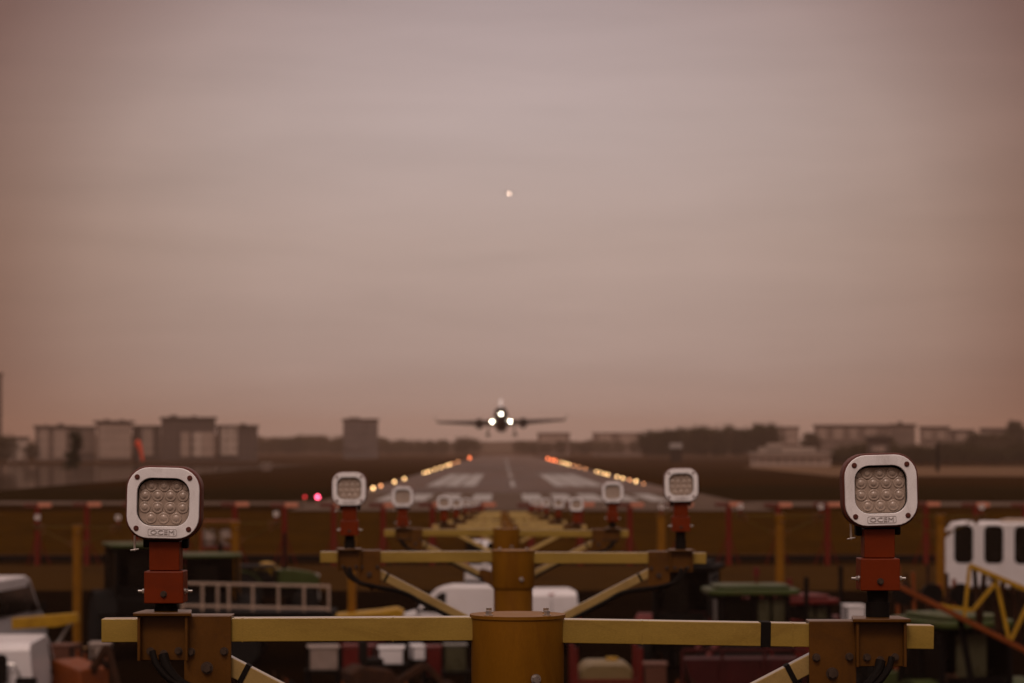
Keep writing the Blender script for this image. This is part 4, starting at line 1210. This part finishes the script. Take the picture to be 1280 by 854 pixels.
# ------------------------------------------------------------------ trees
def crown_mesh(seed, h, w, n_clump, n_leaf, leaf, material, shape='round'):
    rr = random.Random(seed)
    m = MB()
    for c in range(n_clump):
        u = rr.random()
        z = h * (0.28 + 0.72 * u)
        if shape == 'round':
            rad = w / 2 * math.sqrt(max(0.05, 1 - ((z / h - 0.62) / 0.42) ** 2))
        elif shape == 'tier':
            rad = w / 2 * (0.9 if u < 0.45 else (0.25 if u < 0.6 else 0.6)) * (1.0 if u < 0.9 else 0.5)
        else:
            rad = w / 2 * (1.05 - u) ** 0.6
        a = rr.uniform(0, 2 * PI); q = rad * math.sqrt(rr.uniform(0.15, 1.05))
        cc = Vector((q * math.cos(a), q * math.sin(a), z))
        cr = w * rr.uniform(0.07, 0.14)
        for k in range(n_leaf):
            p = cc + Vector((rr.gauss(0, cr), rr.gauss(0, cr), rr.gauss(0, cr * 0.7)))
            ax = Vector((rr.gauss(0, 1), rr.gauss(0, 1), rr.gauss(0, 1))).normalized()
            bx = ax.orthogonal().normalized(); cx_ = ax.cross(bx)
            s = leaf * rr.uniform(0.6, 1.3)
            v = [m.bm.verts.new(p + bx * s * i + cx_ * s * j * 0.7) for i, j in ((-1, 0), (0, -1), (1, 0), (0, 1))]
            m.bm.faces.new(v)
    me = bpy.data.meshes.new('crown')
    m.bm.to_mesh(me); m.bm.free(); me.materials.append(material)
    return me


def trunk_mesh(seed, h, r):
    rr = random.Random(seed)
    m = MB()
    m.tube([(0, 0, 0), (0.02 * h, 0, h * 0.3), (-0.01 * h, 0.01 * h, h * 0.6), (0, 0, h * 0.85)], [r, r * 0.75, r * 0.5, r * 0.2], 8)
    for k in range(6):
        z = h * rr.uniform(0.28, 0.6); a = rr.uniform(0, 2 * PI); l = h * rr.uniform(0.18, 0.3)
        m.tube([(0, 0, z), (l * 0.5 * math.cos(a), l * 0.5 * math.sin(a), z + l * 0.45), (l * math.cos(a), l * math.sin(a), z + l * 0.75)], [r * 0.4, r * 0.25, r * 0.08], 6)
    return m.mesh('trunk', BARK)


TREES = [(crown_mesh(1, 10, 7.5, 90, 34, 0.30, LEAF), trunk_mesh(1, 10, 0.28)),
         (crown_mesh(2, 10, 6.0, 80, 34, 0.30, LEAF), trunk_mesh(2, 10, 0.25)),
         (crown_mesh(3, 10, 8.5, 90, 34, 0.30, LEAF2), trunk_mesh(3, 10, 0.3)),
         (crown_mesh(4, 10, 3.8, 55, 30, 0.22, LEAF, 'tier'), trunk_mesh(4, 10, 0.2)),
         (crown_mesh(5, 10, 13.0, 90, 34, 0.36, LEAF2), trunk_mesh(5, 10, 0.3))]


def tree(label, px, d, ytop, kind, group, wide=1.0, base=RWY, name='tree'):
    p = at(px, ytop, d)
    s = (p.z - base) / 10.0
    t = thing(name, label, 'tree' if name == 'tree' else 'bush', (p.x, d, base), R.uniform(0, 6.28), group)
    obj('crown', TREES[kind][0], t); obj('trunk', TREES[kind][1], t)
    t.scale = (s * wide, s * wide, s)
    return t


tree('slender dark tree with tiered crown at the water edge on the left', 93, 309, 541, 3, 'trees by the dock', 0.95)
tree('dark bushy tree at the left edge beside the small pale building', 4, 700, 547, 2, 'trees by the dock', 1.0, base=0.8)
tree('dark round tree between the small pale building and the apartment row', 37, 868, 556, 0, 'trees by the dock', 1.3)
grp = 'dark row of trees right of the runway'
px = 812.0
i = 0
while px < 968:
    yt = 543 - 8 * max(0, min(1, (px - 815) / 150)) + R.uniform(-4.0, 4.0)
    if 893 < px < 897:
        yt += 4
    tree('dark leafy tree, %s from the left in the tree row right of the runway' % ORD[i], px, 900 + R.uniform(-25, 40), yt, i % 3, grp, R.uniform(0.6, 1.1))
    px += R.uniform(6.2, 8.5); i += 1
grp = 'low bushes at the airfield edge on the right'
i = 0
px = 1040.0
while px < 1285 and i < 24:
    tree('dark low bush, %s from the left along the right airfield edge' % ORD[i], px, 640 + R.uniform(-20, 30), 563 + R.uniform(-7, 4), 4, grp, R.uniform(0.9, 1.4), name='bush')
    px += R.uniform(9, 14); i += 1
grp = 'faint trees on the horizon left of the runway'
i = 0
px = 318.0
while px < 560 and i < 28:
    yt = 549 + R.uniform(-3, 4) + (4 if px > 480 else 0)
    tree('faint hazy tree, %s from the left on the horizon left of the runway' % ORD[i], px, 1500 + R.uniform(-150, 200), yt, (2, 4, 0)[i % 3], grp, R.uniform(1.0, 1.7))
    px += R.uniform(7.5, 11); i += 1
tree('dark rounded clump of tree on the horizon just left of the aircraft', 583, 1300, 549, 4, grp, 1.2)
tree('dark tree by the pale flats right of the tree row', 1012, 1000, 543, 1, 'single trees on the right', 1.2)
tree('dark tree in front of the long pale flats on the right', 1098, 820, 547, 2, 'single trees on the right', 1.5)
tree('dark tree at the far right before the terraced block', 1222, 900, 543, 0, 'single trees on the right', 1.3)
tree('tallest dark tree at the right edge of the picture', 1268, 900, 529, 1, 'single trees on the right', 0.9)
tree('broad dark tree right of the pale terraced block', 1248, 880, 545, 2, 'single trees on the right', 1.5)
grp = 'distant trees right of the aircraft'
i = 0
px = 650.0
while px < 815:
    tree('distant hazy tree, %s from the left between aircraft and tree row' % ORD[i], px, 1450 + R.uniform(-100, 150), 553 + R.uniform(-3, 3), (2, 4, 0)[i % 3], grp, R.uniform(1.0, 1.5))
    px += R.uniform(8, 13); i += 1

# ------------------------------------------------------------------ buildings
def facade(name, col, glass, bw, bh, mortar):
    mm = bpy.data.materials.new(name); mm.use_nodes = True
    N, L = mm.node_tree.nodes, mm.node_tree.links
    b = N['Principled BSDF']; b.inputs['Roughness'].default_value = 0.7
    tc = N.new('ShaderNodeTexCoord'); sp = N.new('ShaderNodeSeparateXYZ'); cb = N.new('ShaderNodeCombineXYZ')
    L.new(tc.outputs['Object'], sp.inputs[0])
    ad = N.new('ShaderNodeMath'); ad.operation = 'ADD'
    L.new(sp.outputs[0], ad.inputs[0]); L.new(sp.outputs[1], ad.inputs[1])
    L.new(ad.outputs[0], cb.inputs[0]); L.new(sp.outputs[2], cb.inputs[1])
    br = N.new('ShaderNodeTexBrick'); br.offset = 0.0
    br.inputs['Color1'].default_value = (*glass, 1); br.inputs['Color2'].default_value = (*[g * 1.5 for g in glass], 1)
    br.inputs['Mortar'].default_value = (*col, 1)
    br.inputs['Scale'].default_value = 1.0; br.inputs['Brick Width'].default_value = bw; br.inputs['Row Height'].default_value = bh
    br.inputs['Mortar Size'].default_value = mortar; br.inputs['Mortar Smooth'].default_value = 0.02
    L.new(cb.outputs[0], br.inputs['Vector'])
    n = N.new('ShaderNodeTexNoise'); n.inputs['Scale'].default_value = 0.15; n.inputs['Detail'].default_value = 5
    L.new(tc.outputs['Object'], n.inputs['Vector'])
    mr = N.new('ShaderNodeMapRange'); mr.inputs['From Min'].default_value = 0.3; mr.inputs['From Max'].default_value = 0.7
    mr.inputs['To Min'].default_value = 0.85; mr.inputs['To Max'].default_value = 1.1
    L.new(n.outputs[0], mr.inputs['Value'])
    mx = N.new('ShaderNodeMix'); mx.data_type = 'RGBA'; mx.blend_type = 'MULTIPLY'; mx.inputs[0].default_value = 1
    L.new(br.outputs['Color'], mx.inputs[6]); L.new(mr.outputs[0], mx.inputs[7]); L.new(mx.outputs[2], b.inputs['Base Color'])
    return mm


F_DARK = facade('dark_cladding', (0.055, 0.036, 0.030), (0.03, 0.022, 0.02), 2.4, 3.0, 0.75)
F_MID = facade('brown_cladding', (0.13, 0.09, 0.072), (0.07, 0.052, 0.045), 2.4, 3.0, 0.75)
F_PALE = facade('pale_cladding', (0.27, 0.20, 0.165), (0.13, 0.10, 0.085), 2.0, 3.0, 0.72)
F_WHITE = facade('white_render', (0.34, 0.27, 0.23), (0.13, 0.10, 0.085), 2.8, 3.0, 0.9)
F_GLASS = facade('glazed_tower', (0.10, 0.075, 0.07), (0.05, 0.045, 0.045), 1.6, 3.2, 0.35)
ROOFM = mat('roof_dark', (0.035, 0.024, 0.02), 0.8, var=0.2, scale=0.3)
ROOFP = mat('roof_pale', (0.24, 0.19, 0.16), 0.7, var=0.15, scale=0.3)


def building(label, px0, px1, ytop, d, depth, wall, panels=(), roof=ROOFM, over=0.6, base=RWY, group=None, rot=0.0, boxes=(), name='building', cat='building', roof_h=0.7):
    a, b2 = at(px0, ytop, d), at(px1, ytop, d)
    w = b2.x - a.x; h = a.z - base
    cx = (a.x + b2.x) / 2
    rot = -math.atan2(cx, d)
    t = thing(name, label, cat, (cx, d, base), rot, group)
    m = MB(); m.box((0, depth / 2, h / 2 - roof_h / 2), (w, depth, h - roof_h)); m.build('wall', wall, t)
    m = MB(); m.box((0, depth / 2, h - roof_h / 2 + 0.003), (w + 2 * over, depth + 2 * over, roof_h)); m.build('roof', roof, t)
    for q in panels:
        q0, q1, y0, y1, mm = q
        pa, pb = at(q0, y0, d), at(q1, y1, d)
        m = MB(); m.box(((pa.x + pb.x) / 2 - cx, -0.30, (pa.z + pb.z) / 2 - base), (pb.x - pa.x, 0.59, pa.z - pb.z)); m.build('facade_panel', mm, t)
    for q in boxes:
        q0, q1, y0, mm = q
        pa, pb = at(q0, y0, d), at(q1, y0, d)
        hh = pa.z - a.z
        m = MB(); m.box(((pa.x + pb.x) / 2 - cx, depth / 2, h + hh / 2), (pb.x - pa.x, depth * 0.6, hh)); m.build('roof_box', mm, t)
    return t


g = 'apartment blocks across the dock on the left'
building('small pale building at the left edge by the water', 9, 35, 546, 866, 14, F_WHITE, [(12, 33, 551, 574, F_WHITE)], group=g)
building('brown apartment block with pale bays at the left of the row', 44, 94, 532, 880, 18, F_MID, [(50, 60, 537, 575, F_PALE), (68, 82, 537, 573, F_PALE)], group=g, boxes=((72, 80, 529.6, ROOFM), (56, 59, 530.4, F_MID),))
building('narrow grey apartment block between brown block and roof-topped block', 95.5, 119, 533, 884, 18, F_DARK, [(98, 118, 537, 566, F_MID)], group=g)
building('pale apartment block with dark overhanging roof, third in the row', 121, 164, 526, 880, 18, F_MID, [(124, 163, 531, 573, F_PALE)], group=g, over=1.2, boxes=((130, 137, 523.8, F_MID), (150, 155, 524.4, ROOFM),))
building('slim apartment block with a pale strip behind the windsock', 166, 201, 532, 886, 18, F_DARK, [(178, 191, 536, 570, F_PALE)], group=g)
building('tallest dark apartment block with pale panels on its lower right', 202, 269, 521.5, 878, 20, F_DARK, [(226, 237, 540, 571, F_PALE), (241, 252, 540, 571, F_WHITE), (252.2, 267, 540, 571, F_PALE)], group=g, boxes=((212, 222, 519, ROOFM), (240, 246, 519.6, F_MID),))
building('apartment block with one pale panel and dark right end', 271, 322, 531.5, 884, 20, F_DARK, [(276, 297, 535, 569, F_WHITE)], group=g, boxes=((300, 308, 529.3, ROOFM),))
building('lone dark office tower on the horizon left of the aircraft', 429, 472.5, 523.5, 1150, 24, F_GLASS, [(431, 455, 527, 562, F_GLASS)], group='towers on the horizon', boxes=((436, 450, 521.8, ROOFM),))
building('tall dark tower cut by the left edge of the picture', -36, 2.3, 466, 1250, 30, F_DARK, group='towers on the horizon')
g = 'distant buildings right of the runway'
building('distant pale grey block just right of the aircraft', 672, 712, 541, 1500, 20, F_MID, [(676, 708, 544, 554, F_PALE)], group=g)
building('distant pale low block before the dark tree row', 741, 802, 541, 1500, 20, F_MID, [(748, 764, 543, 554, F_PALE), (775, 798, 543, 554, F_PALE)], group=g)
building('distant pale flats right of the dark tree row', 966, 998, 533.5, 1120, 18, F_MID, [(969, 977, 537, 556, F_PALE), (982, 996, 537, 556, F_PALE)], group=g)
building('long pale terrace of flats on the right with bright bays', 1018, 1112, 531, 1080, 18, F_MID, [(1023, 1033, 536, 549, F_PALE), (1042, 1054, 536, 549, F_PALE), (1062, 1072, 536, 549, F_PALE), (1082, 1096, 536, 549, F_PALE)], group=g)
building('taller brown block at the end of the long pale terrace', 1113, 1144, 530, 1090, 18, F_MID, group=g, boxes=((1122, 1128, 527, ROOFM),))
building('arched pale block with bright bays on the right', 1150, 1186, 533, 1060, 18, F_MID, [(1155, 1165, 539, 549, F_PALE), (1171, 1181, 539, 549, F_PALE)], group=g)
building('stepped pale block behind the dark trees at the far right', 1187, 1216, 537, 1065, 18, F_MID, [(1196, 1210, 541, 551, F_PALE)], group=g)
building('brown block with a bright end at the right edge', 1226, 1282, 535, 1070, 18, F_MID, [(1230, 1236, 541, 550, F_WHITE)], group=g)
building('low pale shed with stepped roof right of the runway', 938, 1038, 565, 620, 12, F_PALE, [(942, 1034, 569, 572, F_PALE)], roof=ROOFP, group='sheds beside the runway', roof_h=0.5,
         boxes=((948, 1020, 559, ROOFP), (958, 978, 554, ROOFP)))
building('dark shed with pale lower panel behind the right lamp', 1084, 1112, 546, 600, 8, F_DARK, [(1091, 1107, 558, 565, F_PALE)], group='sheds beside the runway')
building('small pale hut on the grass by the dock', 327, 339, 579, 503, 3, F_MID, group='sheds beside the runway', roof=ROOFP, over=0.15, name='hut', cat='hut', roof_h=0.25)
building('dark cabin with a bright white roof in front of the dark tree row', 838, 852, 554, 820, 4, CHASS, group='sheds beside the runway', roof=MARK, over=0.2, name='hut', cat='hut', roof_h=1.7)

# pole at the right, and windsock
t = thing('pole', 'short dark pole in the field on the right', 'pole', (at(1172, 0, 480).x, 480, RWY))
m = MB(); m.cyl((0, 0, 0), (0, 0, 5.2), 0.35, 0.3, 12); m.build('shaft', CHASS, t)
m = MB(); m.box((0, 0, 5.3), (1.0, 0.4, 0.25)); m.build('lamp_head', CHASS, t)
SOCK = mat('windsock_fabric', (0.62, 0.075, 0.03), 0.8, var=0.1, scale=3)
q = at(169.5, 552, 360)
t = thing('windsock', 'limp orange-red windsock on a thin mast above the left lamp', 'windsock', (q.x, 360, RWY))
h = q.z - RWY
m = MB(); m.tube([(0, 0, 0), (0, 0, h + 0.2)], [0.09, 0.05], 10); m.build('mast', CHASS, t)
m = MB()
m.tube([(0.05, 0, h - 0.10), (0.35, 0, h - 0.30), (0.60, 0, h - 0.85), (0.80, 0, h - 1.6), (1.02, 0, h - 2.75)], [0.50, 0.47, 0.36, 0.28, 0.20], 14)
m.build('sock', SOCK, t)

# ------------------------------------------------------------------ haze
hz = MB(); hz.box((0, 2475, 29.0), (6400, 5250, 64.0))
me = bpy.data.meshes.new('haze'); hz.bm.to_mesh(me); hz.bm.free()
ho = obj('haze', me); struct(ho, None, 'stuff')
hm = bpy.data.materials.new('haze_air'); hm.use_nodes = True
N, L = hm.node_tree.nodes, hm.node_tree.links
N.clear()
o_ = N.new('ShaderNodeOutputMaterial'); pv = N.new('ShaderNodeVolumePrincipled')
pv.inputs['Color'].default_value = (0.90, 0.60, 0.46, 1); pv.inputs['Density'].default_value = 0.00017; pv.inputs['Anisotropy'].default_value = 0.0
L.new(pv.outputs[0], o_.inputs['Volume'])
me.materials.append(hm)

# ------------------------------------------------------------------ sky, sun, camera
SUN_EL, SUN_AZ = math.radians(50), math.radians(192)      # behind the camera, a little to the right
w = bpy.data.worlds.new('World'); scene.world = w; w.use_nodes = True
N, L = w.node_tree.nodes, w.node_tree.links
N.clear()
out = N.new('ShaderNodeOutputWorld')
sky = N.new('ShaderNodeTexSky'); sky.sky_type = 'NISHITA'; sky.sun_disc = False
sky.sun_elevation = SUN_EL; sky.sun_rotation = SUN_AZ; sky.dust_density = 6; sky.air_density = 1.5
tint = N.new('ShaderNodeMix'); tint.data_type = 'RGBA'; tint.blend_type = 'MULTIPLY'; tint.inputs[0].default_value = 1
tint.inputs[7].default_value = (0.42, 0.31, 0.25, 1)
L.new(sky.outputs[0], tint.inputs[6])
bg1 = N.new('ShaderNodeBackground'); bg1.inputs['Strength'].default_value = 0.05; L.new(tint.outputs[2], bg1.inputs['Color'])
tc = N.new('ShaderNodeTexCoord')
dot = N.new('ShaderNodeVectorMath'); dot.operation = 'DOT_PRODUCT'
el, az = math.radians(2.4), math.radians(0.2)
dot.inputs[1].default_value = (math.sin(az) * math.cos(el), math.cos(az) * math.cos(el), math.sin(el))
L.new(tc.outputs['Generated'], dot.inputs[0])
ac = N.new('ShaderNodeMath'); ac.operation = 'ARCCOSINE'; L.new(dot.outputs['Value'], ac.inputs[0])
dv = N.new('ShaderNodeMath'); dv.operation = 'DIVIDE'; dv.inputs[1].default_value = math.radians(20); L.new(ac.outputs[0], dv.inputs[0])


def ramp_node(stops, interp):
    r = N.new('ShaderNodeValToRGB'); r.color_ramp.interpolation = interp
    e = r.color_ramp.elements
    e[0].position = stops[0][0]; e[0].color = (*stops[0][1], 1)
    e[1].position = stops[-1][0]; e[1].color = (*stops[-1][1], 1)
    for p_, c_ in stops[1:-1]:
        q_ = e.new(p_); q_.color = (*c_, 1)
    return r


# overcast sky, brightest over the runway, lens vignette put into its colour all round
ramp = ramp_node([(0.0, (1, 1, 1)), (0.125, (0.985, 0.98, 0.975)), (0.25, (0.95, 0.935, 0.925)), (0.375, (0.86, 0.82, 0.79)), (0.48, (0.74, 0.66, 0.61)),
                  (0.57, (0.53, 0.415, 0.365)), (0.67, (0.33, 0.195, 0.16)), (0.80, (0.32, 0.18, 0.14)), (1.0, (0.38, 0.25, 0.20))], 'LINEAR')
L.new(dv.outputs[0], ramp.inputs['Fac'])
# soft cloud bands, stretched along the horizon
mp = N.new('ShaderNodeMapping'); mp.inputs['Scale'].default_value = (2.6, 2.2, 22.0); mp.inputs['Rotation'].default_value = (0, math.radians(3), 0); L.new(tc.outputs['Generated'], mp.inputs['Vector'])
nz = N.new('ShaderNodeTexNoise'); nz.inputs['Scale'].default_value = 2.2; nz.inputs['Detail'].default_value = 7; nz.inputs['Roughness'].default_value = 0.55; nz.inputs['Distortion'].default_value = 0.25
L.new(mp.outputs[0], nz.inputs['Vector'])
mr = N.new('ShaderNodeMapRange'); mr.inputs['From Min'].default_value = 0.3; mr.inputs['From Max'].default_value = 0.7
mr.inputs['To Min'].default_value = 0.935; mr.inputs['To Max'].default_value = 1.065
L.new(nz.outputs[0], mr.inputs['Value'])
mx = N.new('ShaderNodeMix'); mx.data_type = 'RGBA'; mx.blend_type = 'MULTIPLY'; mx.inputs[0].default_value = 1
L.new(ramp.outputs[0], mx.inputs[6]); L.new(mr.outputs[0], mx.inputs[7])
# warmer and dimmer towards the horizon
sp = N.new('ShaderNodeSeparateXYZ'); L.new(tc.outputs['Generated'], sp.inputs[0])
K = 1.0
hr = ramp_node([(0.0, (0.371 * K, 0.265 * K, 0.222 * K)), (0.13, (0.389 * K, 0.277 * K, 0.238 * K)), (0.20, (0.404 * K, 0.296 * K, 0.260 * K)),
                (0.47, (0.427 * K, 0.322 * K, 0.291 * K)), (0.73, (0.461 * K, 0.365 * K, 0.355 * K)), (1.0, (0.442 * K, 0.351 * K, 0.364 * K))], 'LINEAR')
mz = N.new('ShaderNodeMapRange'); mz.inputs['From Min'].default_value = 0.0; mz.inputs['From Max'].default_value = 0.1736
L.new(sp.outputs[2], mz.inputs['Value']); L.new(mz.outputs[0], hr.inputs['Fac'])
m2 = N.new('ShaderNodeMix'); m2.data_type = 'RGBA'; m2.blend_type = 'MULTIPLY'; m2.inputs[0].default_value = 1
L.new(mx.outputs[2], m2.inputs[6]); L.new(hr.outputs[0], m2.inputs[7])
# an overcast sky is brightest overhead
zr = N.new('ShaderNodeMapRange'); zr.interpolation_type = 'SMOOTHSTEP'
zr.inputs['From Min'].default_value = 0.30; zr.inputs['From Max'].default_value = 0.85
L.new(sp.outputs[2], zr.inputs['Value'])
zm = N.new('ShaderNodeMix'); zm.data_type = 'RGBA'
zm.inputs[7].default_value = (0.80, 0.61, 0.53, 1)
L.new(zr.outputs[0], zm.inputs[0]); L.new(m2.outputs[2], zm.inputs[6])
bg2 = N.new('ShaderNodeBackground'); bg2.inputs['Strength'].default_value = 1.0; L.new(zm.outputs[2], bg2.inputs['Color'])
ads = N.new('ShaderNodeAddShader'); L.new(bg1.outputs[0], ads.inputs[0]); L.new(bg2.outputs[0], ads.inputs[1])
L.new(ads.outputs[0], out.inputs['Surface'])

sun = bpy.data.lights.new('sun', 'SUN'); sun.energy = 0.90; sun.angle = math.radians(16); sun.color = (1.0, 0.78, 0.70)
so = bpy.data.objects.new('sun', sun); COL.objects.link(so)
sd = Vector((math.sin(SUN_AZ) * math.cos(SUN_EL), math.cos(SUN_AZ) * math.cos(SUN_EL), math.sin(SUN_EL)))
so.rotation_euler = sd.to_track_quat('Z', 'Y').to_euler(); so.location = (0, -20, 40)

cam = bpy.data.cameras.new('camera'); co = bpy.data.objects.new('camera', cam); COL.objects.link(co)
co.location = (0, 0, CAMZ); co.rotation_euler = (PI / 2, 0, 0)
cam.sensor_fit = 'HORIZONTAL'; cam.sensor_width = 36.0; cam.lens = 36.0 * F / 1280.0
cam.shift_x = 11.0 / 1280.0; cam.shift_y = 134.5 / 1280.0
cam.clip_start = 0.1; cam.clip_end = 20000
cam.dof.use_dof = True; cam.dof.focus_distance = 8.5; cam.dof.aperture_fstop = 4.0; cam.dof.aperture_blades = 0
scene.camera = co

vs = scene.view_settings
vs.view_transform = 'Standard'; vs.look = 'None'; vs.exposure = 0.0; vs.gamma = 1.0; vs.use_curve_mapping = False
scene.render.engine = 'CYCLES'
c = scene.cycles
c.max_bounces = 5; c.diffuse_bounces = 3; c.glossy_bounces = 3; c.transmission_bounces = 2; c.volume_bounces = 0
c.caustics_reflective = False; c.caustics_refractive = False
c.use_denoising = True
